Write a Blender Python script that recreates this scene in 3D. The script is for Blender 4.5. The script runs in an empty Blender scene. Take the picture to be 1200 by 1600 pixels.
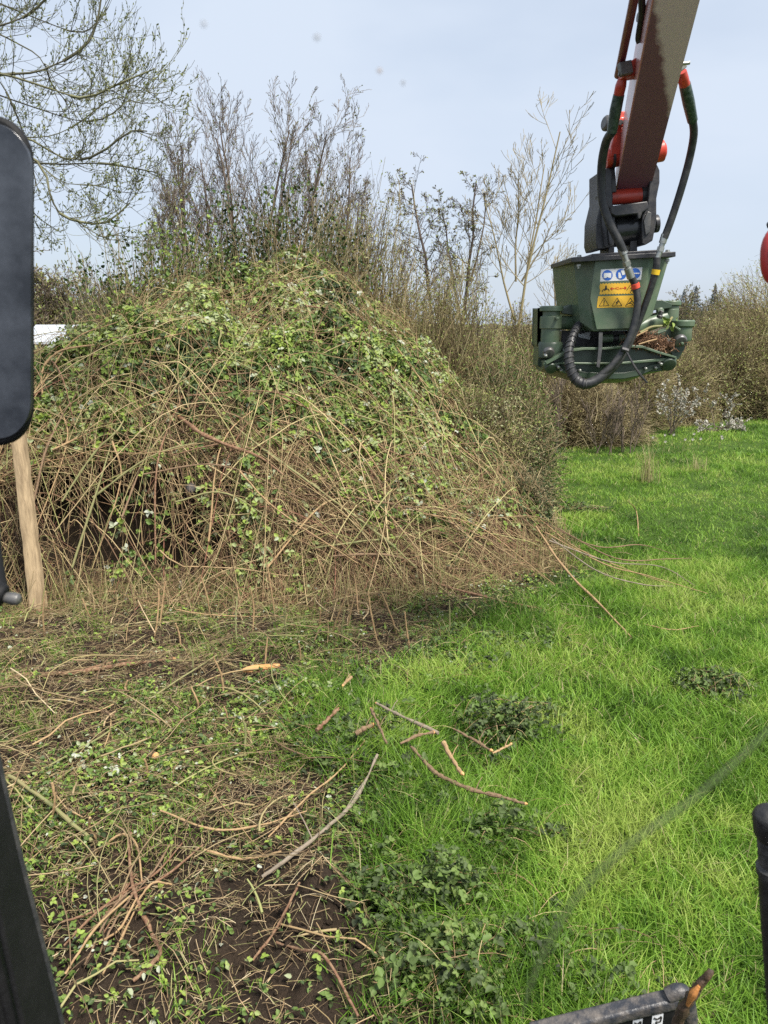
import bpy, math, random
import numpy as np
from mathutils import Vector

# ------------------------------------------------------------------ camera, sky, sun
scene = bpy.context.scene
C = scene.collection
CAM_H, PITCH, FPX = 2.6, math.radians(13.9), 1209.0
cp, sp = math.cos(PITCH), math.sin(PITCH)
cam_d = bpy.data.cameras.new('camera')
cam_d.sensor_fit = 'VERTICAL'; cam_d.sensor_height = 36.0; cam_d.sensor_width = 27.0
cam_d.lens = FPX / 1600.0 * 36.0
cam_d.clip_start = 0.05; cam_d.clip_end = 2000
cam_d.dof.use_dof = True; cam_d.dof.focus_distance = 7.5; cam_d.dof.aperture_fstop = 9.0
cam = bpy.data.objects.new('camera', cam_d); C.objects.link(cam)
cam.location = (0, 0, CAM_H); cam.rotation_euler = (math.pi / 2 - PITCH, 0, 0)
scene.camera = cam

SUN_AZ, SUN_EL = math.radians(140), math.radians(57)
world = bpy.data.worlds.new('World'); scene.world = world; world.use_nodes = True
nt = world.node_tree; nt.nodes.clear()
wo = nt.nodes.new('ShaderNodeOutputWorld'); bg = nt.nodes.new('ShaderNodeBackground')
sky = nt.nodes.new('ShaderNodeTexSky'); sky.sky_type = 'NISHITA'; sky.sun_disc = False
sky.sun_elevation = SUN_EL; sky.sun_rotation = SUN_AZ; sky.dust_density = 2.0; sky.air_density = 1.0
tc = nt.nodes.new('ShaderNodeTexCoord'); mp = nt.nodes.new('ShaderNodeMapping'); mp.inputs['Scale'].default_value = (1.0, 1.0, 2.6)
nz = nt.nodes.new('ShaderNodeTexNoise'); nz.inputs['Scale'].default_value = 1.7; nz.inputs['Detail'].default_value = 5; nz.inputs['Roughness'].default_value = 0.5
rp = nt.nodes.new('ShaderNodeValToRGB'); rp.color_ramp.elements[0].position = 0.33; rp.color_ramp.elements[1].position = 0.66
rp.color_ramp.elements[0].color = (0.55, 0.55, 0.55, 1); rp.color_ramp.elements[1].color = (1, 1, 1, 1)
mx = nt.nodes.new('ShaderNodeMix'); mx.data_type = 'RGBA'
L = nt.links.new
L(tc.outputs['Generated'], mp.inputs['Vector']); L(mp.outputs['Vector'], nz.inputs['Vector']); L(nz.outputs['Fac'], rp.inputs['Fac'])
L(rp.outputs['Color'], mx.inputs[0]); L(sky.outputs['Color'], mx.inputs[6]); mx.inputs[7].default_value = (4.5, 5.1, 6.0, 1)
L(mx.outputs[2], bg.inputs['Color']); bg.inputs['Strength'].default_value = 0.076; L(bg.outputs['Background'], wo.inputs['Surface'])

sun_d = bpy.data.lights.new('sun', 'SUN'); sun_d.energy = 3.7; sun_d.angle = math.radians(15.0); sun_d.color = (1.0, 0.95, 0.87)
sun = bpy.data.objects.new('sun', sun_d); C.objects.link(sun)
tosun = Vector((math.sin(SUN_AZ) * math.cos(SUN_EL), math.cos(SUN_AZ) * math.cos(SUN_EL), math.sin(SUN_EL)))
sun.rotation_euler = tosun.to_track_quat('Z', 'Y').to_euler()
scene.view_settings.view_transform = 'Standard'; scene.view_settings.look = 'None'
scene.view_settings.exposure = 1.06; scene.view_settings.gamma = 1.0
cy = scene.cycles
cy.max_bounces = 5; cy.diffuse_bounces = 2; cy.glossy_bounces = 2; cy.transmission_bounces = 3; cy.transparent_max_bounces = 8
cy.use_denoising = False; cy.caustics_reflective = False; cy.caustics_refractive = False
cy.sample_clamp_indirect = 4.0

# ------------------------------------------------------------------ helpers
def ray(u, v):
    a, b = (u - 600.0) / FPX, (800.0 - v) / FPX
    return a, cp + b * sp, -sp + b * cp
def P(u, v, Y):
    dx, dy, dz = ray(u, v); t = Y / dy
    return np.array((dx * t, Y, CAM_H + dz * t))
def G(u, v):
    dx, dy, dz = ray(u, v); t = -CAM_H / dz
    return np.array((dx * t, dy * t, 0.0))
def PX(n, Y): return n * Y * 0.97 / FPX

def vn(x, y, s=0.0):
    xi, yi = np.floor(x), np.floor(y); xf, yf = x - xi, y - yi
    def h(a, b):
        q = np.sin(a * 127.1 + b * 311.7 + s * 74.7) * 43758.5453
        return q - np.floor(q)
    ux, uy = xf * xf * (3 - 2 * xf), yf * yf * (3 - 2 * yf)
    return (h(xi, yi) * (1 - ux) + h(xi + 1, yi) * ux) * (1 - uy) + (h(xi, yi + 1) * (1 - ux) + h(xi + 1, yi + 1) * ux) * uy
def fbm(x, y, s=0.0, o=3):
    r, a, n = 0.0, 0.5, 0.0
    for k in range(o):
        r = r + a * vn(x * 2 ** k, y * 2 ** k, s + k * 3.1); n += a; a *= 0.5
    return r / n
def sstep(a, b, x):
    t = np.clip((x - a) / (b - a), 0, 1); return t * t * (3 - 2 * t)
def sdist(x, y, poly):
    """signed distance to an open polyline, positive on its left-hand side"""
    x = np.asarray(x, float); y = np.asarray(y, float)
    best = np.full(x.shape, 1e9); sign = np.ones(x.shape)
    for (ax, ay), (bx, by) in zip(poly[:-1], poly[1:]):
        ex, ey = bx - ax, by - ay; l2 = ex * ex + ey * ey
        t = np.clip(((x - ax) * ex + (y - ay) * ey) / l2, 0, 1)
        dx, dy = x - ax - t * ex, y - ay - t * ey
        d = np.hypot(dx, dy); c = ex * (y - ay) - ey * (x - ax)
        m = d < best - 1e-9
        best = np.where(m, d, best); sign = np.where(m, np.where(c >= 0, 1.0, -1.0), sign)
    return best * sign

def tag(o, label=None, cat=None, group=None, kind=None):
    if label: o['label'] = label
    if cat: o['category'] = cat
    if group: o['group'] = group
    if kind: o['kind'] = kind
    return o
def thing(name, label, cat, loc=(0, 0, 0), group=None, kind=None):
    o = bpy.data.objects.new(name, None); C.objects.link(o); o.location = [float(q) for q in loc]
    o.empty_display_size = 0.2
    return tag(o, label, cat, group, kind)
def origin_of(parent):
    r = np.zeros(3)
    while parent is not None:
        r = r + np.array(parent.location); parent = parent.parent
    return r
def mesh_np(name, V, faces, m, parent=None, rnd=None, smooth=False):
    V = np.asarray(V, np.float64) - origin_of(parent)
    me = bpy.data.meshes.new(name)
    faces = [np.asarray(f, np.int64) for f in faces if len(f)]
    me.vertices.add(len(V)); me.vertices.foreach_set('co', V.astype(np.float32).ravel())
    loops = np.concatenate([f.ravel() for f in faces]); tot = np.concatenate([np.full(len(f), f.shape[1]) for f in faces])
    me.loops.add(len(loops)); me.loops.foreach_set('vertex_index', loops.astype(np.int32))
    me.polygons.add(len(tot)); me.polygons.foreach_set('loop_start', np.concatenate(([0], np.cumsum(tot)[:-1])).astype(np.int32))
    if smooth: me.polygons.foreach_set('use_smooth', np.ones(len(tot), bool))
    if rnd is not None:
        a = me.attributes.new('rnd', 'FLOAT', 'POINT'); a.data.foreach_set('value', np.asarray(rnd, np.float32))
    me.update(calc_edges=True); me.validate()
    me.materials.append(m)
    o = bpy.data.objects.new(name, me); C.objects.link(o); o.parent = parent
    return o

def tubes(paths, radii, sides=3, caps=False):
    paths = np.asarray(paths, float); radii = np.asarray(radii, float); N, K, _ = paths.shape
    t = np.gradient(paths, axis=1); t /= np.linalg.norm(t, axis=2, keepdims=True) + 1e-9
    chord = paths[:, -1] - paths[:, 0]; ax = np.argmin(np.abs(chord), axis=1)
    ref = np.zeros((N, 1, 3)); ref[np.arange(N), 0, ax] = 1
    n1 = np.cross(t, ref); n1 /= np.linalg.norm(n1, axis=2, keepdims=True) + 1e-9
    n2 = np.cross(t, n1)
    a = np.arange(sides) * 2 * math.pi / sides
    V = paths[:, :, None, :] + radii[:, :, None, None] * (np.cos(a)[None, None, :, None] * n1[:, :, None, :] + np.sin(a)[None, None, :, None] * n2[:, :, None, :])
    V = V.reshape(-1, 3)
    i = np.arange(N)[:, None, None] * K * sides; k = np.arange(K - 1)[None, :, None] * sides; s = np.arange(sides)[None, None, :]; s2 = (s + 1) % sides
    F = np.stack([i + k + s, i + k + s2, i + k + sides + s2, i + k + sides + s], -1).reshape(-1, 4)
    fs = [F]
    if caps:
        b = np.arange(N)[:, None] * K * sides + np.arange(sides)[None, :]
        fs += [b[:, ::-1], b + (K - 1) * sides]
    return V, fs

class Acc:
    """collects vectorised pieces into one mesh"""
    def __init__(s): s.V, s.F, s.R, s.n = [], [], [], 0
    def add(s, V, fs, r):
        for f in fs: s.F.append(np.asarray(f) + s.n)
        s.V.append(V); s.R.append(np.broadcast_to(r, (len(V),)).astype(np.float32)); s.n += len(V)
    def tubes(s, paths, radii, r, sides=3):
        V, fs = tubes(paths, radii, sides); K = paths.shape[1]
        s.add(V, fs, np.repeat(np.broadcast_to(r, (len(paths),)), K * sides))
    def leaves(s, *a): s.add(*leaf_geo(*a))
    def build(s, name, m, parent=None, smooth=False):
        by = {}
        for f in s.F: by.setdefault(f.shape[1], []).append(f)
        return mesh_np(name, np.concatenate(s.V), [np.concatenate(v) for v in by.values()], m, parent, np.concatenate(s.R), smooth)

def unit(a): return a / (np.linalg.norm(a, axis=-1, keepdims=True) + 1e-9)
def leaf_geo(Pt, D, Nn, size, wid, r, fold=0.25):
    """six-cornered folded leaf blades"""
    D = unit(D); B = unit(np.cross(D, Nn)); Nn = np.cross(B, D)
    size = np.broadcast_to(size, (len(Pt),))[:, None]; w = size * np.broadcast_to(wid, (len(Pt),))[:, None]
    up = Nn * w * fold
    v = np.stack([Pt, Pt + D * size * .28 + B * w * .46 + up, Pt + D * size * .66 + B * w * .40 + up, Pt + D * size - up * .6,
                  Pt + D * size * .66 - B * w * .40 + up, Pt + D * size * .28 - B * w * .46 + up], 1)
    i = np.arange(len(Pt))[:, None] * 6
    return v.reshape(-1, 3), [np.concatenate([i + [0, 3, 2, 1], i + [0, 5, 4, 3]])], np.repeat(np.broadcast_to(r, (len(Pt),)), 6)
def compound(rng, Pt, Nn, size, r, wid=0.72, n=3):
    """n leaflets on each point, as on a bramble"""
    N = len(Pt); a = rng.uniform(0, 6.28, N)
    T = unit(np.cross(Nn, rng.normal(size=(N, 3)))); B = np.cross(Nn, T)
    out = []
    for k in range(n):
        th = a + (k - (n - 1) / 2) * 1.25 + rng.normal(0, .15, N)
        D = T * np.cos(th)[:, None] + B * np.sin(th)[:, None] + Nn * rng.normal(-.1, .3, (N, 1))
        out.append(leaf_geo(Pt, D, Nn + rng.normal(0, .25, (N, 3)), size * rng.uniform(.8, 1.15, N), wid, np.clip(r + rng.normal(0, .03, N), 0, 1)))
    return out
def blades(rng, Pt, h, w, lean, r):
    N = len(Pt); a = rng.uniform(0, 6.28, N); b = rng.uniform(0, 6.28, N)
    D = np.stack([np.cos(a), np.sin(a), np.zeros(N)], 1); S = np.stack([np.cos(b), np.sin(b), np.zeros(N)], 1)
    vs = []
    for t, ww in ((0, 1), (.4, .9), (.75, .6), (1, 0)):
        c = Pt + np.stack([np.zeros(N), np.zeros(N), h * (t - .35 * np.minimum(lean, 1.2) * t * t)], 1) + D * (h * lean * t ** 1.8)[:, None]
        if ww: vs += [c - S * (w * ww * .5)[:, None], c + S * (w * ww * .5)[:, None]]
        else: vs.append(c)
    V = np.stack(vs, 1).reshape(-1, 3); i = np.arange(N)[:, None] * 7
    return V, [np.concatenate([i + [0, 1, 3, 2], i + [2, 3, 5, 4]]), i + [4, 5, 6]], np.repeat(r, 7)

class MB:
    """hard-surface builder: prisms, cylinders, pipes -> one mesh per part"""
    def __init__(s): s.v, s.f = [], []
    def raw(s, V, F):
        n = len(s.v); s.v += [tuple(map(float, q)) for q in V]; s.f += [[i + n for i in f] for f in F]; return s
    def prism(s, pts, vec):
        pts = [np.array(p, float) for p in pts]; vec = np.array(vec, float); n = len(pts)
        return s.raw(pts + [p + vec for p in pts], [list(range(n))[::-1], list(range(n, 2 * n))] + [[i, (i + 1) % n, n + (i + 1) % n, n + i] for i in range(n)])
    def pix(s, uv, Y, depth): return s.prism([P(u, v, Y) for u, v in uv], (0, depth, 0))
    def cyl(s, a, b, r, r2=None, n=24):
        a, b = np.array(a, float), np.array(b, float); r2 = r if r2 is None else r2
        V, F = tubes(np.array([[a, b]]), np.array([[r, r2]]), n, True)
        return s.raw(V, [list(q) for f in F for q in f])
    def pipe(s, pts, r, n=12, sub=6):
        pts = smooth_path(pts, sub); rr = np.interp(np.linspace(0, 1, len(pts)), np.linspace(0, 1, len(r)), r) if hasattr(r, '__len__') else np.full(len(pts), r)
        V, F = tubes(pts[None], rr[None], n, True)
        return s.raw(V, [list(q) for f in F for q in f])
    def lathe(s, a, axis, prof, n=24):
        a = np.array(a, float); axis = unit(np.array(axis, float)); u = unit(np.cross(axis, (0.3, 0.5, 0.8))); w = np.cross(axis, u); V = []
        for t, r in prof:
            for k in range(n):
                th = k * 2 * math.pi / n; V.append(a + axis * t + (u * math.cos(th) + w * math.sin(th)) * r)
        F = [[i * n + k, i * n + (k + 1) % n, (i + 1) * n + (k + 1) % n, (i + 1) * n + k] for i in range(len(prof) - 1) for k in range(n)]
        return s.raw(V, F + [list(range(n))[::-1], [(len(prof) - 1) * n + k for k in range(n)]])
    def build(s, name, m, parent=None, bevel=0.0, sharp=35):
        o0 = origin_of(parent)
        me = bpy.data.meshes.new(name); me.from_pydata([tuple(np.array(q) - o0) for q in s.v], [], s.f)
        import bmesh
        bm = bmesh.new(); bm.from_mesh(me); bmesh.ops.recalc_face_normals(bm, faces=bm.faces); bm.to_mesh(me); bm.free()
        me.polygons.foreach_set('use_smooth', np.ones(len(me.polygons), bool)); me.set_sharp_from_angle(angle=math.radians(sharp))
        me.materials.append(m); o = bpy.data.objects.new(name, me); C.objects.link(o); o.parent = parent
        if bevel:
            b = o.modifiers.new('bevel', 'BEVEL'); b.width = bevel; b.segments = 2; b.limit_method = 'ANGLE'; b.angle_limit = math.radians(40)
        return o
def smooth_path(pts, sub=6):
    pts = np.array(pts, float)
    if len(pts) < 3: return pts[0] + (pts[-1] - pts[0]) * np.linspace(0, 1, sub + 1)[:, None]
    q = np.vstack([2 * pts[0] - pts[1], pts, 2 * pts[-1] - pts[-2]]); out = []
    for i in range(1, len(q) - 2):
        for t in np.linspace(0, 1, sub, endpoint=False):
            a, b, c, d = q[i - 1], q[i], q[i + 1], q[i + 2]
            out.append(.5 * (2 * b + (c - a) * t + (2 * a - 5 * b + 4 * c - d) * t * t + (3 * b - a - 3 * c + d) * t ** 3))
    out.append(pts[-1]); return np.array(out)

# ------------------------------------------------------------------ materials
def principled(m):
    return next(n for n in m.node_tree.nodes if n.type == 'BSDF_PRINCIPLED')
def mat(name, col, rough=0.6, metal=0.0, dirt=None, dirt_amt=0.5, scale=8.0, bump=0.0, bscale=60.0, spec=0.5, coat=0.0, stretch=None):
    m = bpy.data.materials.new(name); m.use_nodes = True; t = m.node_tree; b = principled(m)
    b.inputs['Roughness'].default_value = rough; b.inputs['Metallic'].default_value = metal; b.inputs['Specular IOR Level'].default_value = spec
    b.inputs['Coat Weight'].default_value = coat
    co = t.nodes.new('ShaderNodeTexCoord')
    n = t.nodes.new('ShaderNodeTexNoise'); n.inputs['Scale'].default_value = scale; n.inputs['Detail'].default_value = 8; n.inputs['Roughness'].default_value = .65
    vec = co.outputs['Object']
    if stretch:
        mpn = t.nodes.new('ShaderNodeMapping'); mpn.inputs['Scale'].default_value = stretch; t.links.new(vec, mpn.inputs['Vector']); vec = mpn.outputs['Vector']
    t.links.new(vec, n.inputs['Vector'])
    r = t.nodes.new('ShaderNodeValToRGB'); r.color_ramp.elements[0].position = .42; r.color_ramp.elements[1].position = .42 + .36
    d = dirt if dirt else tuple(c * .7 for c in col)
    r.color_ramp.elements[0].color = (*col, 1); r.color_ramp.elements[1].color = tuple(col[i] * (1 - dirt_amt) + d[i] * dirt_amt for i in range(3)) + (1,)
    t.links.new(n.outputs['Fac'], r.inputs['Fac']); t.links.new(r.outputs['Color'], b.inputs['Base Color'])
    q = t.nodes.new('ShaderNodeMapRange'); q.inputs['To Min'].default_value = max(0, rough - .12); q.inputs['To Max'].default_value = min(1, rough + .2)
    t.links.new(n.outputs['Fac'], q.inputs['Value']); t.links.new(q.outputs['Result'], b.inputs['Roughness'])
    if bump:
        n2 = t.nodes.new('ShaderNodeTexNoise'); n2.inputs['Scale'].default_value = bscale; n2.inputs['Detail'].default_value = 5
        t.links.new(vec, n2.inputs['Vector'])
        bp = t.nodes.new('ShaderNodeBump'); bp.inputs['Strength'].default_value = bump; bp.inputs['Distance'].default_value = .01
        t.links.new(n2.outputs['Fac'], bp.inputs['Height']); t.links.new(bp.outputs['Normal'], b.inputs['Normal'])
    return m
def ramp_mat(name, stops, rough=.6, trans=0.0, spec=.3):
    """colour picked per leaf, blade or stem by the 'rnd' attribute"""
    m = bpy.data.materials.new(name); m.use_nodes = True; t = m.node_tree; b = principled(m)
    at = t.nodes.new('ShaderNodeAttribute'); at.attribute_name = 'rnd'
    r = t.nodes.new('ShaderNodeValToRGB'); e = r.color_ramp.elements
    while len(e) < len(stops): e.new(.5)
    for k, (p, c) in enumerate(stops): e[k].position = p; e[k].color = (*c, 1)
    t.links.new(at.outputs['Fac'], r.inputs['Fac']); t.links.new(r.outputs['Color'], b.inputs['Base Color'])
    b.inputs['Roughness'].default_value = rough; b.inputs['Specular IOR Level'].default_value = spec
    if trans:
        tr = t.nodes.new('ShaderNodeBsdfTranslucent'); mxs = t.nodes.new('ShaderNodeMixShader'); mxs.inputs[0].default_value = trans
        out = next(n for n in t.nodes if n.type == 'OUTPUT_MATERIAL')
        t.links.new(r.outputs['Color'], tr.inputs['Color']); t.links.new(b.outputs[0], mxs.inputs[1]); t.links.new(tr.outputs[0], mxs.inputs[2]); t.links.new(mxs.outputs[0], out.inputs['Surface'])
    return m

M = {}
M['grass'] = ramp_mat('grass_blades', [(0, (.034, .080, .012)), (.3, (.115, .230, .024)), (.6, (.205, .370, .044)), (.84, (.33, .455, .078)), (.93, (.38, .38, .15)), (1, (.46, .38, .22))], .5, .42)
M['bramble_leaf'] = ramp_mat('bramble_leaf', [(0, (.022, .036, .014)), (.35, (.055, .088, .028)), (.6, (.125, .195, .042)), (.8, (.26, .34, .060)), (.9, (.28, .32, .16)), (1, (.44, .46, .38))], .55, .22, .28)
M['weed_leaf'] = ramp_mat('dull_weed_leaf', [(0, (.036, .046, .022)), (.35, (.080, .115, .040)), (.6, (.125, .19, .050)), (.8, (.16, .22, .06)), (1, (.20, .15, .085))], .6, .22, .25)
M['cane'] = ramp_mat('bramble_cane', [(0, (.045, .026, .016)), (.25, (.15, .088, .048)), (.5, (.30, .20, .105)), (.75, (.46, .36, .19)), (.9, (.25, .27, .09)), (1, (.27, .12, .080))], .7)
M['straw'] = ramp_mat('dry_straw', [(0, (.05, .032, .020)), (.35, (.18, .120, .066)), (.6, (.31, .24, .125)), (.72, (.25, .26, .10)), (.85, (.35, .23, .12)), (1, (.54, .46, .29))], .8)
M['twig_grey'] = ramp_mat('grey_brown_bark', [(0, (.085, .064, .052)), (.5, (.15, .115, .090)), (1, (.24, .19, .13))], .8)
M['twig_dark'] = ramp_mat('dark_alder_bark', [(0, (.045, .034, .030)), (.5, (.085, .065, .055)), (1, (.14, .11, .085))], .8)
M['hedge_twig'] = ramp_mat('hedge_twigs', [(0, (.085, .060, .034)), (.5, (.23, .18, .095)), (1, (.42, .36, .20))], .8)
M['twig_pale'] = ramp_mat('pale_ash_bark', [(0, (.19, .155, .095)), (.5, (.26, .215, .125)), (1, (.34, .28, .15))], .8)
M['twig_willow'] = ramp_mat('willow_bark', [(0, (.045, .040, .028)), (.5, (.10, .095, .055)), (1, (.17, .17, .085))], .8)
M['catkin'] = ramp_mat('willow_buds', [(0, (.12, .15, .05)), (.5, (.20, .23, .085)), (1, (.33, .34, .17))], .7, .3)
M['hedge_leaf'] = ramp_mat('hedge_leaf', [(0, (.10, .080, .040)), (.25, (.24, .19, .095)), (.5, (.29, .27, .10)), (.78, (.24, .31, .08)), (1, (.50, .48, .30))], .7, .35)
M['blossom'] = ramp_mat('white_blossom', [(0, (.36, .34, .27)), (1, (.66, .64, .57))], .7, .3)
M['conifer'] = ramp_mat('conifer_needles', [(0, (.018, .030, .024)), (1, (.045, .065, .045))], .8)

def soil_material():
    m = bpy.data.materials.new('soil_and_turf'); m.use_nodes = True; t = m.node_tree; b = principled(m); K = t.nodes.new; l = t.links.new
    b.inputs['Roughness'].default_value = .95; b.inputs['Specular IOR Level'].default_value = .15
    co = K('ShaderNodeTexCoord'); at = K('ShaderNodeAttribute'); at.attribute_name = 'rnd'
    n1 = K('ShaderNodeTexNoise'); n1.inputs['Scale'].default_value = 5; n1.inputs['Detail'].default_value = 10; n1.inputs['Roughness'].default_value = .7
    n2 = K('ShaderNodeTexNoise'); n2.inputs['Scale'].default_value = 80; n2.inputs['Detail'].default_value = 12; n2.inputs['Roughness'].default_value = .7
    for n in (n1, n2): l(co.outputs['Object'], n.inputs['Vector'])
    r1 = K('ShaderNodeValToRGB'); e = r1.color_ramp.elements; e[0].position = .3; e[1].position = .75
    e[0].color = (.024, .017, .012, 1); e[1].color = (.090, .063, .043, 1)
    mxn = K('ShaderNodeMath'); mxn.operation = 'ADD'; h = K('ShaderNodeMath'); h.operation = 'MULTIPLY'; h.inputs[1].default_value = .5
    l(n1.outputs['Fac'], mxn.inputs[0]); l(n2.outputs['Fac'], mxn.inputs[1]); l(mxn.outputs[0], h.inputs[0]); l(h.outputs[0], r1.inputs['Fac'])
    r2 = K('ShaderNodeValToRGB'); e = r2.color_ramp.elements; e[0].position = .3; e[1].position = .7
    e[0].color = (.030, .055, .012, 1); e[1].color = (.095, .165, .030, 1)
    l(h.outputs[0], r2.inputs['Fac'])
    mxx = K('ShaderNodeMix'); mxx.data_type = 'RGBA'; l(at.outputs['Fac'], mxx.inputs[0]); l(r1.outputs['Color'], mxx.inputs[6]); l(r2.outputs['Color'], mxx.inputs[7])
    l(mxx.outputs[2], b.inputs['Base Color'])
    bp = K('ShaderNodeBump'); bp.inputs['Strength'].default_value = 1.0; bp.inputs['Distance'].default_value = .06
    l(h.outputs[0], bp.inputs['Height']); l(bp.outputs['Normal'], b.inputs['Normal'])
    return m
M['soil'] = soil_material()
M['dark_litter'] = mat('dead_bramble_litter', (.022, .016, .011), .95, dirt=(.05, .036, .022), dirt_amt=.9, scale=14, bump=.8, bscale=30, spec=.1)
M['green_paint'] = mat('olive_green_paint', (.082, .125, .074), .36, dirt=(.19, .19, .135), dirt_amt=.55, scale=11, bump=.04, bscale=120)
M['dark_green_paint'] = mat('dark_green_paint', (.040, .064, .040), .34, dirt=(.075, .08, .055), dirt_amt=.5, scale=9, bump=.04, bscale=120)
M['black_steel'] = mat('black_steel', (.024, .024, .028), .38, dirt=(.11, .10, .088), dirt_amt=.65, scale=16, bump=.1, bscale=80)
M['grey_steel'] = mat('worn_grey_steel', (.10, .10, .10), .38, .5, dirt=(.26, .24, .21), dirt_amt=.7, scale=20, bump=.08)
M['bolt'] = mat('zinc_bolt', (.42, .43, .40), .35, .8, dirt=(.22, .2, .16), dirt_amt=.6, scale=60)
M['red_paint'] = mat('red_orange_paint', (.52, .052, .028), .34, dirt=(.22, .05, .035), dirt_amt=.55, scale=13, coat=.2)
M['faded_red'] = mat('faded_red_paint', (.50, .20, .17), .3, dirt=(.50, .36, .32), dirt_amt=.7, scale=6, coat=.3)
M['maroon'] = mat('maroon_paint', (.17, .018, .030), .3, dirt=(.10, .02, .03), dirt_amt=.5, scale=15, coat=.3)
M['rubber'] = mat('black_rubber_hose', (.020, .021, .023), .45, dirt=(.10, .095, .085), dirt_amt=.6, scale=22, bump=.1, bscale=150)
M['wrap'] = mat('dark_green_tape', (.025, .045, .034), .3, dirt=(.16, .19, .16), dirt_amt=.7, scale=45, bump=.3, bscale=90)
M['black_plastic'] = mat('matt_black_plastic', (.0055, .0055, .006), .6, dirt=(.014, .0135, .013), dirt_amt=.7, scale=20, bump=.15, bscale=160, spec=.25)
M['red_plastic'] = mat('red_plastic', (.44, .035, .03), .35, dirt=(.3, .03, .03), scale=9)
M['yellow'] = mat('yellow_sticker', (.72, .42, .03), .5, dirt=(.45, .27, .06), dirt_amt=.4, scale=14)
M['white'] = mat('white_sticker', (.66, .68, .70), .45, dirt=(.45, .45, .43), dirt_amt=.5, scale=14)
M['blue'] = mat('blue_print', (.025, .12, .48), .45)
M['ink'] = mat('black_print', (.02, .018, .015), .5)
M['red_ink'] = mat('red_print', (.55, .06, .02), .5)
M['orange_band'] = mat('orange_red_tape', (.75, .09, .05), .45)
M['yellow_band'] = mat('yellow_tape', (.78, .50, .02), .45)
M['post_wood'] = mat('weathered_timber', (.44, .33, .20), .85, dirt=(.13, .09, .055), dirt_amt=.9, scale=26, bump=1.0, bscale=50, spec=.1, stretch=(1, 1, .07))
M['bark_red'] = mat('reddish_bark', (.155, .080, .048), .75, dirt=(.36, .25, .15), dirt_amt=.9, scale=45, bump=.6, bscale=50, spec=.2)
M['bark_brown'] = mat('brown_bark', (.21, .14, .085), .8, dirt=(.085, .055, .035), dirt_amt=.8, scale=55, bump=.6, bscale=60, spec=.2)
M['bark_grey'] = mat('grey_bark', (.25, .205, .155), .8, dirt=(.12, .09, .065), dirt_amt=.7, scale=20, bump=.5, bscale=60, spec=.2)
M['bark_green'] = mat('green_cane_bark', (.20, .205, .085), .65, dirt=(.26, .19, .10), dirt_amt=.8, scale=12, bump=.3, spec=.3)
M['cane_tan'] = mat('tan_cane_bark', (.36, .245, .125), .7, dirt=(.19, .10, .055), dirt_amt=.85, scale=50, bump=.3, spec=.3)
M['cut_wood'] = mat('fresh_cut_wood', (.60, .30, .11), .8, dirt=(.62, .42, .22), dirt_amt=.9, scale=30, bump=.5, bscale=60, spec=.15)
M['roots'] = ramp_mat('dry_roots', [(0, (.09, .045, .025)), (.5, (.20, .11, .065)), (1, (.32, .20, .12))], .9)
M['hill'] = mat('wooded_hill', (.050, .046, .036), 1.0, dirt=(.10, .085, .062), dirt_amt=1, scale=.25, bump=0, spec=.05)
M['pale_sheet'] = mat('white_roof_sheet', (.40, .43, .46), .5, dirt=(.45, .47, .5), scale=.5)

# ------------------------------------------------------------------ terrain
GRASS_EDGE = [tuple(G(u, v)[:2]) for u, v in ((760, 1680), (690, 1560), (640, 1450), (580, 1320), (490, 1200), (520, 1090), (640, 1035), (730, 995), (800, 950), (880, 890))] + [(2.2, 10.5), (2.7, 13), (3.4, 16.5), (5.2, 18.6), (8.0, 20.3), (11.5, 21.5), (40, 24), (200, 30)]
THICKET_EDGE = [(-30, 7.6), (-9, 7.3), (-4.6, 7.05), (-2.4, 6.95), (-.7, 7.2), (.55, 7.6), (1.35, 8.1), (1.95, 8.9), (2.3, 10.5), (2.75, 13), (3.5, 16.5), (5.0, 24)]
def grass_d(x, y): return -sdist(x, y, GRASS_EDGE)
def thick_d(x, y): return sdist(x, y, THICKET_EDGE)
def gz(x, y):
    x = np.asarray(x, float); y = np.asarray(y, float)
    near = sstep(30, 8, np.hypot(x, y))
    g = grass_d(x, y); bare = sstep(.3, -.5, g) * sstep(9.5, 6.5, y) * near
    z = (fbm(x * .5, y * .5, 1) - .5) * .16 * near + (fbm(x * 2.2, y * 2.2, 5) - .5) * .07 * near
    wet = sstep(4.6, 2.6, y) * sstep(.9, -.6, x)
    return z + bare * ((fbm(x * 4, y * 4, 9, 4) - .5) * .17 + (fbm(x * 10, y * 10, 17, 4) - .5) * .075 * (1 + .6 * wet)) + near * 0
def soil_clods(x, y):
    z = gz(x, y)
    def bump(u, v, r, h):
        g = G(u, v); return h * np.exp(-((x - g[0]) ** 2 + (y - g[1]) ** 2) / (r * r))
    return z + bump(500, 1420, .13, .13) + bump(560, 1530, .20, .10) + bump(300, 1450, .2, .05) - bump(390, 1500, .2, .05) + bump(95, 985, .15, .06)
ys = np.concatenate([np.arange(-6, 1.6, .4), np.arange(1.6, 9, .035), 9 + np.cumsum(.04 * 1.045 ** np.arange(135))])
xh = np.concatenate([np.arange(0, 3.2, .04), 3.2 + np.cumsum(.05 * 1.075 ** np.arange(84))]); xs = np.concatenate([-xh[:0:-1], xh])
X, Yg = np.meshgrid(xs, ys); nx, ny = len(xs), len(ys)
Z = soil_clods(X, Yg)
idx = np.arange(nx * ny).reshape(ny, nx)
F = np.stack([idx[:-1, :-1], idx[:-1, 1:], idx[1:, 1:], idx[1:, :-1]], -1).reshape(-1, 4)
gd = grass_d(X, Yg); grn = sstep(-.25, .35, gd + (fbm(X * 1.5, Yg * 1.5, 3) - .5) * .8)
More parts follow.
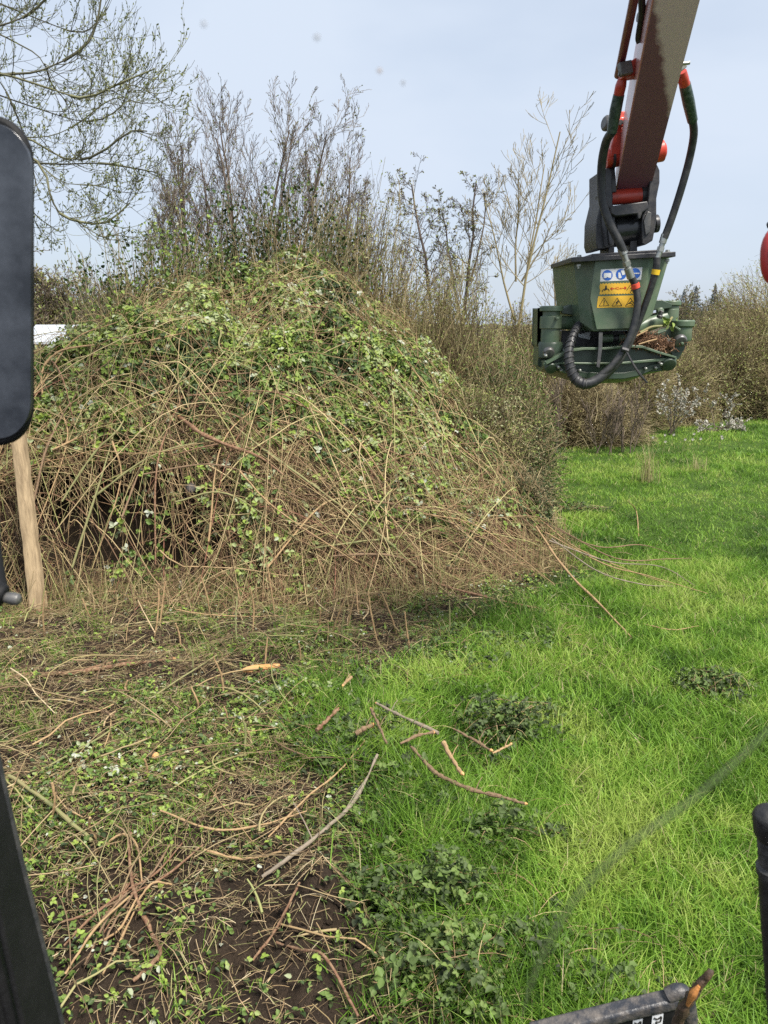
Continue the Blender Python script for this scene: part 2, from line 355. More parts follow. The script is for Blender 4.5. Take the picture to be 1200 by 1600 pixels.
grn = np.maximum(grn, sstep(22, 40, Yg) * .8)
tag(mesh_np('ground', np.stack([X, Yg, Z], -1).reshape(-1, 3), [F], M['soil'], None, grn.ravel(), True), 'uneven ground of dark churned soil and turf', 'ground', kind='structure')

def hill_z(x, y):
    r = sstep(60, 150, y) * (1.6 + 3.4 * sstep(20, 75, x) + 3.0 * sstep(-10, -60, x) + 2.2 * (fbm(x * .03, y * .03, 2) - .5))
    return r - .3
hx = np.linspace(-220, 260, 121); hy = np.linspace(58, 190, 34); HX, HY = np.meshgrid(hx, hy)
HZ = hill_z(HX, HY) + (fbm(HX * .4, HY * .4, 8) - .5) * 1.6
idx = np.arange(HX.size).reshape(HX.shape); F = np.stack([idx[:-1, :-1], idx[:-1, 1:], idx[1:, 1:], idx[1:, :-1]], -1).reshape(-1, 4)
tag(mesh_np('hills', np.stack([HX, HY, HZ], -1).reshape(-1, 3), [F], M['hill'], None, None, True), 'low dark wooded hill on the horizon', 'hill', kind='structure')

# ------------------------------------------------------------------ grass
rng = np.random.default_rng(7)
def scatter(n, y0, y1, xr, power=1.0):
    y = y0 + (y1 - y0) * rng.random(n) ** power; half = y * .55 + .8
    return rng.uniform(-1, 1, n) * half, y
ga = Acc()
for (n, y0, y1, hh, ww) in ((70000, 2.0, 4.2, .15, .0056), (120000, 4.2, 8.5, .13, .0066), (100000, 8.5, 14.5, .11, .009), (70000, 14.5, 24, .12, .014)):
    x, y = scatter(n, y0, y1, 0)
    g = grass_d(x, y) + (fbm(x * 1.6, y * 1.6, 3) - .5) * 1.3
    keep = rng.random(n) < sstep(-.4, .45, g) ** 1.4
    x, y = x[keep], y[keep]; N = len(x)
    patch = fbm(x * .9, y * .9, 21, 3); fine = fbm(x * 4.5, y * 4.5, 33, 2)
    h = hh * np.clip(.35 + 1.5 * (fbm(x * .8 + 5, y * .8, 41) - .25) + rng.normal(0, .2, N), .22, 1.9)
    edge = sstep(1.1, .1, grass_d(x, y)) * sstep(9, 5, y); h = h * (1 + .75 * edge)
    r = np.clip(.52 + 1.0 * (patch - .5) + .95 * (fine - .5) + rng.normal(0, .13, N) - .12 * edge, 0, .86)
    dead = rng.random(N) < .035 + .10 * sstep(.62, .75, fbm(x * .7, y * .7, 55)); r[dead] = rng.uniform(.9, 1, dead.sum())
    ga.add(*blades(rng, np.stack([x, y, gz(x, y) - .01], 1), h, ww * rng.uniform(.6, 1.2, N), rng.uniform(.25, 1.25, N), r))
tag(ga.build('grass', M['grass']), 'bright green meadow grass covering the right half', 'grass', kind='stuff')

# sparse young growth over the cleared strip
ga = Acc()
n = 130000; x, y = scatter(n, 2.0, 7.4, 0); g = grass_d(x, y)
cl = fbm(x * 2.6, y * 2.6, 63, 3)
keep = (g < .1) & (rng.random(n) < .85 * sstep(.44, .64, cl) * (.25 + .75 * sstep(2.6, 4.2, y)))
x, y = x[keep], y[keep]; N = len(x)
ga.add(*blades(rng, np.stack([x, y, soil_clods(x, y) - .005], 1), rng.uniform(.03, .12, N), rng.uniform(.003, .006, N), rng.uniform(.3, 1.3, N), np.where(rng.random(N) < .3, rng.uniform(.86, 1, N), rng.uniform(.25, .75, N))))
tag(ga.build('sparse_grass', M['grass']), 'thin tufts of grass sprouting on the cleared soil', 'grass', kind='stuff')

# fallen leaves, low weeds and chopped straw over the cleared strip
la = Acc()
n = 90000; x, y = scatter(n, 2.0, 7.6, 0); g = grass_d(x, y); cl = fbm(x * 1.8, y * 1.8, 77, 3)
keep = (g < .35) & (rng.random(n) < (.12 + .88 * sstep(.42, .66, cl)) * (.25 + .75 * sstep(2.5, 4.0, y)) * .62)
x, y = x[keep], y[keep]; N = len(x)
kind = rng.random(N); r = np.where(kind < .13, rng.uniform(.9, 1, N), np.where(kind < .62, rng.uniform(.25, .82, N), rng.uniform(.05, .4, N)))
Pt = np.stack([x, y, soil_clods(x, y) + rng.uniform(.005, .06, N)], 1); Nn = np.stack([rng.normal(0, .45, N), rng.normal(-.1, .45, N), np.ones(N)], 1)
a = rng.uniform(0, 6.28, N); la.leaves(Pt, np.stack([np.cos(a), np.sin(a), rng.normal(0, .3, N)], 1), unit(Nn), rng.uniform(.012, .040, N), rng.uniform(.45, .85, N), r)
sel = rng.random(N) < .3
for q in compound(rng, Pt[sel] + [0, 0, .02], unit(Nn[sel]), .024, rng.uniform(.4, .85, sel.sum())): la.add(*q)
tag(la.build('fallen_leaves', M['bramble_leaf']), 'scattered green and silvery leaves on the cleared soil', 'leaves', kind='stuff')

sa = Acc()
def lying(n, y0, y1, l0, l1, r0, r1, lift, cond, jitter=.05):
    x, y = scatter(n, y0, y1, 0); k = cond(x, y) > rng.random(n); x, y = x[k], y[k]; N = len(x)
    a = rng.uniform(0, 6.28, N) * .5 + rng.choice([0, math.pi], N) + rng.normal(0, .5, N); ln = l0 + (l1 - l0) * rng.random(N) ** 2.2
    t = np.linspace(-.5, .5, 6)[None, :]; bend = rng.normal(0, jitter, N)[:, None] * ln[:, None]
    px = x[:, None] + np.cos(a)[:, None] * t * ln[:, None] - np.sin(a)[:, None] * bend * (4 * t * t)
    py = y[:, None] + np.sin(a)[:, None] * t * ln[:, None] + np.cos(a)[:, None] * bend * (4 * t * t)
    zz = soil_clods(px, py); lin = np.maximum(zz[:, :1], zz.mean(1, keepdims=True)) * (.5 - t) + np.maximum(zz[:, -1:], zz.mean(1, keepdims=True)) * (.5 + t); zz = np.maximum(lin, zz - .004) + rng.uniform(.004, lift, N)[:, None] + rng.normal(0, .10, N)[:, None] * t * ln[:, None] + np.abs(rng.normal(0, .06, N))[:, None] * ln[:, None] * (1 - 4 * t * t)
    return np.stack([px, py, zz], -1), np.repeat(rng.uniform(r0, r1, N)[:, None], 6, 1)
bare = lambda x, y: sstep(.15, -.25, grass_d(x, y)) * (.22 + .78 * sstep(2.6, 4.0, y))
p_, r_ = lying(90000, 2.0, 8.2, .025, .15, .0008, .0019, .05, bare); sa.tubes(p_, r_, rng.uniform(.1, 1, len(p_)))
p_, r_ = lying(2200, 2.0, 8.2, .2, .75, .0013, .0034, .09, bare, .07); sa.tubes(p_, r_, rng.uniform(0, .9, len(p_)))
p_, r_ = lying(520, 2.0, 7.8, .15, .7, .0035, .0065, .10, bare, .1); sa.tubes(p_, r_ * np.linspace(1.1, .7, 6)[None], rng.uniform(.2, .95, len(p_)), 5)
p_, r_ = lying(2500, 2.0, 9, .06, .4, .001, .0022, .10, lambda x, y: sstep(-.1, .1, grass_d(x, y)) * sstep(1.6, .2, grass_d(x, y)) * .7); sa.tubes(p_, r_, rng.uniform(.3, 1, len(p_)))
tag(sa.build('twig_litter', M['straw']), 'litter of chopped twigs and straw on the cleared strip', 'twig litter', kind='stuff')

# ------------------------------------------------------------------ the bramble thicket
def thick_h(x, y):
    d = thick_d(x, y) + (fbm(x * .9, y * .9, 15) - .5) * .7; right = sstep(-1.7, .9, x - (y - 8) * .10)
    tau = .48 + .90 * right
    h = (1.95 - .15 * right) * (1 - np.exp(-np.maximum(d, 0) / tau)) + .27 * np.clip(d - 1.0, 0, 2.8) * (1 - .35 * right)
    h = h + .45 * np.exp(-((x + 1.3) ** 2 / 6.0 + (y - 12.6) ** 2 / 5.0)) - .75 * sstep(-2.9, -4.6, x) * sstep(8, 9.5, y)
    h = h + (fbm(x * .9, y * .9, 13) - .5) * 1.15 * sstep(.1, 1.2, d) + (fbm(x * 2.6, y * 2.6, 19) - .5) * .6 * sstep(0, .6, d)
    return np.where(d > 0, np.maximum(h, 0), 0)
def hollow(x, y): return np.exp(-((x + 2.5) ** 2 / 1.1 + (y - 7.55) ** 2 / .42))
def surf(x, y): return np.maximum(thick_h(x, y), 0) + gz(x, y)
def normal_of(x, y, e=.08):
    return unit(np.stack([-(surf(x + e, y) - surf(x - e, y)) / (2 * e), -(surf(x, y + e) - surf(x, y - e)) / (2 * e), np.ones_like(x)], -1))
thicket = thing('bramble_thicket', 'huge mound of tangled brambles filling the left, half leafy and half stripped to bare canes', 'bramble thicket', (-1.2, 9.5, 0))
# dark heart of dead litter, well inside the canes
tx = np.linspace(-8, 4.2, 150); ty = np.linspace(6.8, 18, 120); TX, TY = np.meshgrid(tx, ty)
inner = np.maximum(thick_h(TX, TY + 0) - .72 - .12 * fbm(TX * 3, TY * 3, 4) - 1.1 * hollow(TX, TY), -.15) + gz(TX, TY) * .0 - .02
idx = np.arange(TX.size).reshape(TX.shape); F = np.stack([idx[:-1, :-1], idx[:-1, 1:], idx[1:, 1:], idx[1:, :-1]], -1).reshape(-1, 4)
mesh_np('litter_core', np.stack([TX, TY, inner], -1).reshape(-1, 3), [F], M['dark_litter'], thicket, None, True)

def foot(n, dmax, x0=-6.2, x1=3.6, y1=17.0, power=1.6, d0=-.25):
    """points of the footprint, thickened toward its edge"""
    out = []; tot = 0
    while tot < n:
        x = rng.uniform(x0, x1, n * 2); y = rng.uniform(6.6, y1, n * 2); d = thick_d(x, y)
        k = (d > d0) & (d < dmax) & (np.abs(x) < y * .56 + .6) & (rng.random(n * 2) < (1 - np.clip(d, 0, dmax) / dmax) ** power)
        out.append(np.stack([x[k], y[k]], 1)); tot += k.sum()
    return np.concatenate(out)[:n]
ca = Acc(); K = 10; t = np.linspace(0, 1, K)[None, :]
def arcs(xy, ang, ln, off, arch, rad, rnd_, stiff=.55, wob=.03, curl=.5):
    N = len(xy); a0 = ang[:, None] + (rng.normal(0, curl, N))[:, None] * (t - .3)
    px = xy[:, :1] + np.cumsum(np.cos(a0) * ln[:, None] / (K - 1), 1) - np.cos(ang)[:, None] * ln[:, None] * .5
    py = xy[:, 1:] + np.cumsum(np.sin(a0) * ln[:, None] / (K - 1), 1) - np.sin(ang)[:, None] * ln[:, None] * .5
    z0 = surf(px[:, 0], py[:, 0]); z1 = surf(px[:, -1], py[:, -1])
    hug = surf(px, py); hug = (hug + np.roll(hug, 1, 1) + np.roll(hug, -1, 1)) / 3; hug[:, 0], hug[:, -1] = z0, z1
    chord = z0[:, None] * (1 - t) + z1[:, None] * t
    z = np.maximum(hug * stiff + chord * (1 - stiff), gz(px, py) - off[:, None] * 0) + off[:, None] + arch[:, None] * np.sin(math.pi * t) + np.cumsum(rng.normal(0, wob, (N, K)), 1) * .3
    z = np.maximum(z, gz(px, py) + .004)
    low = (z.mean(1) < 1.15) & (rng.random(N) < .96 * np.minimum(1, 1.5 * hollow(px.mean(1), py.mean(1))))
    px, py, z, rad, rnd_ = px[~low], py[~low], z[~low], rad[~low], rnd_[~low]
    ca.tubes(np.stack([px, py, z], -1), rad[:, None] * (1.1 - .65 * t), rnd_)
def iso(xy, phi, ln):
    """directions spread evenly over the slope itself, not over its plan; phi 0 runs level to the right, -pi/2 straight downhill"""
    x, y = xy[:, 0], xy[:, 1]; e = .12; gx = (surf(x + e, y) - surf(x - e, y)) / (2 * e); gy = (surf(x, y + e) - surf(x, y - e)) / (2 * e)
    m = np.hypot(gx, gy); cs = 1 / np.sqrt(1 + np.minimum(m, 3.0) ** 2); con = np.arctan2(-gx, gy + 1e-6)
    return con + np.arctan2(np.sin(phi) * cs, np.cos(phi)), ln * np.sqrt(np.cos(phi) ** 2 + (np.sin(phi) * cs) ** 2)
def pile(n, dmax, x0, x1, y1, pw, d0, phi, l0, l1, o0, o1, a0, a1, r0, r1, col, stiff=.5, curl=.5):
    xy = foot(n, dmax, x0, x1, y1, pw, d0); N = len(xy); ang, ln = iso(xy, phi(N), rng.uniform(l0, l1, N))
    arcs(xy, ang, ln, rng.uniform(o0, o1, N), rng.uniform(a0, a1, N), r0 + (r1 - r0) * rng.random(N) ** 1.8, rng.choice(col, N) + rng.normal(0, .05, N), stiff, .03, curl)
every = lambda N: rng.uniform(0, 6.28, N)
ALL = [.02, .1, .2, .35, .5, .6, .72, .85, .97]
# stripped front: canes crossing every way, dark gaps between
pile(500, 1.3, -6, .8, 9.5, .8, -.15, lambda N: -1.57 + rng.normal(0, .7, N), .5, 1.9, -.35, .02, 0, .4, .002, .006, ALL)
pile(1500, 1.5, -6, .8, 9.5, .6, -.1, every, .4, 1.9, -.38, .02, 0, .25, .0018, .0065, ALL)
pile(300, 1.6, -6, 1.6, 9.8, .5, 0, every, .9, 2.6, -.05, .06, .12, .5, .003, .0085, [.2, .4, .6, .75, .88], .5, .8)
pile(3600, .6, -6, 2.0, 9.3, .2, -.55, every, .12, .6, -.05, .06, 0, .12, .0015, .0035, ALL)
# heap of cut canes in the middle, lying mostly level or down to the lower right, stiff and straight
pile(1300, 1.8, -1.9, 1.8, 10.5, .6, 0, lambda N: -.55 + rng.normal(0, .5, N), .4, 1.9, -.22, .08, -.02, .14, .002, .0065, ALL, .35, .2)
pile(1900, 1.7, -2.1, 1.9, 10.5, .7, -.2, every, .25, 1.3, -.22, .08, -.02, .14, .0018, .0055, ALL, .35, .25)
# upper slopes: thin shoots through the leaves
xy = foot(3000, 5.0, -6.2, 3.6, 16, .6, .3); N = len(xy)
arcs(xy, rng.uniform(0, 6.28, N), rng.uniform(.4, 1.8, N), rng.uniform(-.15, .14, N), rng.uniform(.02, .34, N), rng.uniform(.0022, .005, N), rng.uniform(.2, 1, N))
ca.build('cane_tangle', M['cane'], thicket)
# short upright stubble along the foot of the mound
st_ = Acc(); xy = foot(1500, .35, -5.5, 2.2, 9.3, .1, -.65); N = len(xy); tt = np.linspace(0, 1, 5)[None, :]; ln = .08 + .34 * rng.random(N) ** 2
st_.tubes(np.stack([xy[:, :1] + (rng.normal(0, .22, N) * ln)[:, None] * tt, xy[:, 1:] + (rng.normal(-.05, .2, N) * ln)[:, None] * tt, gz(xy[:, 0], xy[:, 1])[:, None] + ln[:, None] * tt], -1), rng.uniform(.002, .0045, N)[:, None] * (1.1 - .35 * tt), rng.uniform(.45, .95, N))
st_.build('stubble', M['cane'], thicket)
# young upright shoots
ua = Acc()
xy = foot(1300, 4.5, -5.5, 3.4, 15, .5, .2); N = len(xy); tt = np.linspace(0, 1, 6)[None, :]
ln = .25 + 1.1 * rng.random(N) ** 2.2; dx, dy = rng.normal(.05, .28, N), rng.normal(-.05, .28, N); z0 = surf(xy[:, 0], xy[:, 1]) - .1
ua.tubes(np.stack([xy[:, :1] + (dx * ln)[:, None] * tt ** 1.6, xy[:, 1:] + (dy * ln)[:, None] * tt ** 1.6, z0[:, None] + ln[:, None] * tt * (1 - .2 * tt)], -1), rng.uniform(.0022, .005, N)[:, None] * (1.1 - .8 * tt), rng.uniform(.3, .95, N))
ua.build('shoots', M['cane'], thicket)
# leaves
lf = Acc()
def leafy(n, dmax, power, x0, x1, y1, dens, size, lo, hi, lift=.14, d0=0.0):
    xy = foot(n, dmax, x0, x1, y1, power, d0); x, y = xy[:, 0], xy[:, 1]
    k = rng.random(len(x)) < dens(x, y); x, y = x[k], y[k]; N = len(x)
    nn = normal_of(x, y, .15); Pt = np.stack([x, y, surf(x, y)], -1) + nn * rng.uniform(-.22, lift, (N, 1))
    up = unit(nn + rng.normal(0, .5, (N, 3)) + [0, -.15, .35]); c = fbm(x * 1.3, y * 1.3, 91, 3); f = fbm(x * 5 + nn[:, 2], y * 5, 93, 2)
    r = np.clip(lo + (hi - lo) * (.5 + 1.5 * (c - .5) + .9 * (f - .5) + rng.normal(0, .18, N)), 0, .87)
    pale = rng.random(N) < .03 + .22 * sstep(.58, .72, fbm(x * 1.7, y * 1.7, 71)); r[pale] = rng.uniform(.88, 1, pale.sum())
    for q in compound(rng, Pt, up, size * rng.uniform(.7, 1.3, N), r): lf.add(*q)
top = lambda x, y: sstep(.5, 1.1, thick_d(x, y) + (fbm(x * 1.4, y * 1.4, 6) - .5) * 1.3) * sstep(.25, .45, fbm(x * 2.2, y * 2.2, 47))
leafy(34000, 6.5, .45, -6.5, 1.2, 15, lambda x, y: top(x, y), .056, .3, 1.1)
leafy(21000, 5.5, .5, -.8, 3.6, 16.5, lambda x, y: sstep(.1, .9, thick_d(x, y) + (fbm(x * 1.7, y * 1.7, 8) - .5) * 1.0) * sstep(.3, .55, fbm(x * 2, y * 2, 49)), .042, .2, .9)
leafy(22000, 2.4, .1, -6.5, .6, 10.5, lambda x, y: sstep(.6, 1.2, thick_d(x, y) + (fbm(x * 1.5, y * 1.5, 16) - .5) * 1.3) * sstep(.3, .5, fbm(x * 2.4, y * 2.4, 45)), .05, .32, 1.1)
leafy(22000, 2.0, .2, -1.4, 2.9, 11.5, lambda x, y: sstep(.38, .56, fbm(x * 2.2, y * 2.2, 53)), .044, .25, .95, .12, -.1)
leafy(2600, 1.4, .5, -6, 0, 9, lambda x, y: sstep(.46, .62, fbm(x * 2.0, y * 2.0, 57)), .048, .3, 1.0, .1, -.1)
lf.build('leaves', M['bramble_leaf'], thicket)

# ------------------------------------------------------------------ trees
def grow(rg, p0, d0, ln, r0, level, last, out, par):
    k = 7; tt = np.linspace(0, 1, k); pts = np.zeros((k, 3)); pts[0] = p0; d = np.array(d0, float)
    for i in range(1, k):
        d = d + rg.normal(0, par['wob'], 3) + np.array((0, 0, par['up'][min(level, len(par['up']) - 1)])); d /= np.linalg.norm(d)
        pts[i] = pts[i - 1] + d * ln / (k - 1)
    rad = r0 * (1 - .72 * tt) if level else r0 * (1 - par.get('taper', .62) * tt)
    rad = np.maximum(rad, par['rmin'])
    out.append((level, pts, rad))
    if level >= last: return
    n = par['n'][min(level, len(par['n']) - 1)]; n = max(1, int(round(n * rg.uniform(.75, 1.25))))
    t0 = par['t0'][min(level, len(par['t0']) - 1)]
    for j in range(n):
        t_ = t0 + (1 - t0) * (j + rg.uniform(.1, .9)) / n
        f = t_ * (k - 1); i = min(int(f), k - 2); q = pts[i] + (pts[i + 1] - pts[i]) * (f - i); tg = unit(pts[i + 1] - pts[i])
        an = math.radians(par['ang'][min(level, len(par['ang']) - 1)] * rg.uniform(.65, 1.3)); pr = unit(np.cross(tg, rg.normal(size=3)))
        nd = tg * math.cos(an) + pr * math.sin(an)
        L_ = ln * par['ratio'][min(level, len(par['ratio']) - 1)] * rg.uniform(.6, 1.2) * (1.15 - .55 * t_ * par.get('cone', 1))
        grow(rg, q, nd, L_, max(np.interp(f, np.arange(k), rad) * par.get('rr', .58), par['rmin']), level + 1, last, out, par)
def branches(out, lv0, lv1, acc, sides):
    sel = [o for o in out if lv0 <= o[0] <= lv1]
    if sel: acc.tubes(np.array([o[1] for o in sel]), np.array([o[2] for o in sel]), np.random.default_rng(len(sel)).uniform(.1, .95, len(sel)), sides)
def tips(out, lv, rg, n, size, acc, wid=.5):
    sel = [o for o in out if o[0] >= lv]
    if not sel: return
    A = np.array([o[1] for o in sel]); i = rg.integers(0, len(A), n); f = rg.uniform(1.5, 6, n); k = np.minimum(f.astype(int), 5)
    q = A[i, k] + (A[i, k + 1] - A[i, k]) * (f - k)[:, None]; d = unit(A[i, k + 1] - A[i, k]) + rg.normal(0, .6, (n, 3))
    acc.leaves(q, d, unit(rg.normal(size=(n, 3))), size * rg.uniform(.6, 1.3, n), wid, rg.uniform(0, 1, n))
def tree(name, label, cat, stems, par, last, seed, m, group=None, buds=None, loc=None):
    """stems: (base, direction, length, radius); trunk part holds the heavy wood, crown the branches and twigs"""
    rg = np.random.default_rng(seed); out = []
    for b, d, ln, r in stems: grow(rg, np.array(b, float), unit(np.array(d, float)), ln, r, 0, last, out, par)
    e = thing(name, label, cat, loc if loc is not None else stems[0][0], group)
    a = Acc(); branches(out, 0, 0, a, 7); a.build('trunk', m, e, True)
    a = Acc(); branches(out, 1, 1, a, 5); branches(out, 2, 9, a, 3); a.build('crown', m, e, True)
    if buds:
        a = Acc(); tips(out, buds[0], rg, buds[1], buds[2], a, buds[4] if len(buds) > 4 else .5); a.build(buds[5] if len(buds) > 5 else 'bud_sprays', M[buds[3]], e)
    return e
def copy_tree(o, loc, rz, sc, label=None):
    c = o.copy(); C.objects.link(c); c.location = loc; c.rotation_euler = (0, 0, rz); c.scale = (sc, sc, sc)
    if label: c['label'] = label
    for ch in o.children:
        d = ch.copy(); C.objects.link(d); d.parent = c
    return c
def stem(u0, v0, u1, v1, Y, r, base=0.0, dy=0.0):
    """a stem from a pixel at its foot to one at its top, at world depth Y"""
    a, b = P(u0, v0, Y), P(u1, v1, Y + dy); return (a, b - a, np.linalg.norm(b - a), r)

ALDER = dict(wob=.10, up=(.02, .03, .02), n=(17, 7, 5, 3), t0=(.25, .2, .2), ang=(50, 45, 45), ratio=(.34, .42, .45), rmin=.0036, rr=.42, cone=1.0)
tree('alder_tree', 'slim dark leaning bare tree with an upright crown, left of its forked neighbour', 'tree', [stem(676, 520, 655, 275, 19, .045)], dict(ALDER), 4, 11, M['twig_dark'], 'bare trees on the skyline', (3, 700, .05, 'hedge_leaf', .6, 'cone_clumps'))
tree('alder_tree', 'dark bare tree forking low, with a wide bushy crown beside the pale tree', 'tree', [stem(722, 530, 742, 275, 18.5, .045), stem(720, 500, 700, 330, 18.5, .03), stem(735, 440, 785, 300, 18.8, .028)], dict(ALDER, n=(12, 6, 5, 3)), 4, 12, M['twig_dark'], 'bare trees on the skyline', (3, 900, .05, 'hedge_leaf', .6, 'cone_clumps'))
ASH = dict(wob=.05, up=(.02, .09, .08), n=(9, 6, 4), t0=(.22, .22, .3), ang=(46, 40, 34), ratio=(.44, .46, .5), rmin=.0048, rr=.48, cone=.9)
tree('ash_tree', 'tall pale yellowish bare tree with several upright stems, left of the green machine head', 'tree', [stem(806, 540, 822, 205, 18, .034), stem(804, 500, 752, 320, 18, .026), stem(812, 505, 862, 255, 18.2, .028), stem(806, 440, 795, 285, 18, .024), stem(815, 440, 872, 350, 18, .022)], ASH, 3, 13, M['twig_pale'], 'bare trees on the skyline')
tree('ash_sapling', 'low pale bare sapling peeping out left of the green machine head', 'tree', [stem(872, 540, 885, 400, 18.5, .03), stem(868, 540, 860, 410, 18.5, .025), stem(880, 540, 900, 420, 18.5, .025)], ASH, 2, 14, M['twig_pale'], 'bare trees on the skyline')
BUSH = dict(wob=.055, up=(.03, .07, .05), n=(11, 6, 4, 3), t0=(.12, .15, .2), ang=(27, 32, 36), ratio=(.48, .48, .5), rmin=.0027, rr=.42, cone=.8)
for k, (lab, st) in enumerate((
    ('bare brown tree with two thin stems rising behind the leafy top at far left', [stem(300, 440, 255, 247, 13.5, 0.0248), stem(285, 440, 300, 232, 13.8, 0.0279), stem(262, 440, 232, 330, 13.4, 0.0186)]),
    ('grey bare tree with a fan of fine upright branches above the highest leaves', [stem(375, 430, 345, 207, 13.5, 0.0279), stem(365, 430, 375, 192, 13.9, 0.0248), stem(345, 430, 310, 300, 13.4, 0.0186)]),
    ('bare tree with bursting green buds and a tall thin top at mid thicket', [stem(415, 420, 420, 197, 14.0, 0.0279), stem(425, 420, 455, 217, 14.2, 0.0248)]),
    ('bare brown tree with long whips leaning right to the highest tip of the thicket', [stem(465, 430, 515, 214, 14.2, 0.0279), stem(450, 430, 480, 242, 14.5, 0.0248)]),
    ('narrow bare tree with reddish twigs standing right of the tallest whips', [stem(535, 440, 552, 247, 14.8, 0.0279), stem(545, 450, 575, 310, 14.8, 0.0217)]),
    ('short brown bare shrub at the foot of the slim dark leaning tree', [stem(640, 490, 625, 400, 15.8, 0.0186), stem(650, 490, 690, 420, 15.8, 0.0186), stem(665, 500, 720, 450, 16, 0.0155)]))):
    tree('bare_tree', lab, 'tree', st, BUSH, 4, 30 + k, M['twig_grey'], 'bare trees behind the brambles', (2, 200 if k < 6 else 90, .036, 'catkin', .6))

for k, (lab, st) in enumerate((
    ('thin bare tree between the two tall fans, its top leaning left', [stem(330, 440, 318, 247, 14.6, .022), stem(338, 440, 352, 290, 14.6, .018)]),
    ('thin dark bare tree right behind the tall whips', [stem(492, 440, 498, 267, 15.4, .022), stem(500, 440, 530, 310, 15.2, .018)]),
    ('straggling bare tree at the left end of the thicket, hung with budding twigs', [stem(250, 450, 272, 320, 12.8, .018), stem(240, 450, 225, 370, 12.8, .014)]),
    ('bare hazel with many low stems behind the middle of the mound', [stem(400 + 9 * q, 450, 380 + 17 * q, 300 + 20 * ((q * 7) % 5), 13.6 + .1 * q, .012) for q in range(6)]),
    ('bare hazel with many low stems behind the right shoulder of the mound', [stem(525 + 9 * q, 480, 515 + 13 * q, 350 + 18 * ((q * 7) % 5), 14.6 + .1 * q, .010) for q in range(6)]),
    ('bare hazel with many low stems behind the left shoulder of the mound', [stem(270 + 10 * q, 450, 250 + 16 * q, 320 + 18 * ((q * 7) % 5), 13.0 + .1 * q, .011) for q in range(6)]))):
    tree('bare_tree', lab, 'tree', st, dict(BUSH, n=(11, 6, 4)), 3, 50 + k, M['twig_grey'], 'bare trees behind the brambles', (2, 170, .034, 'catkin', .6))

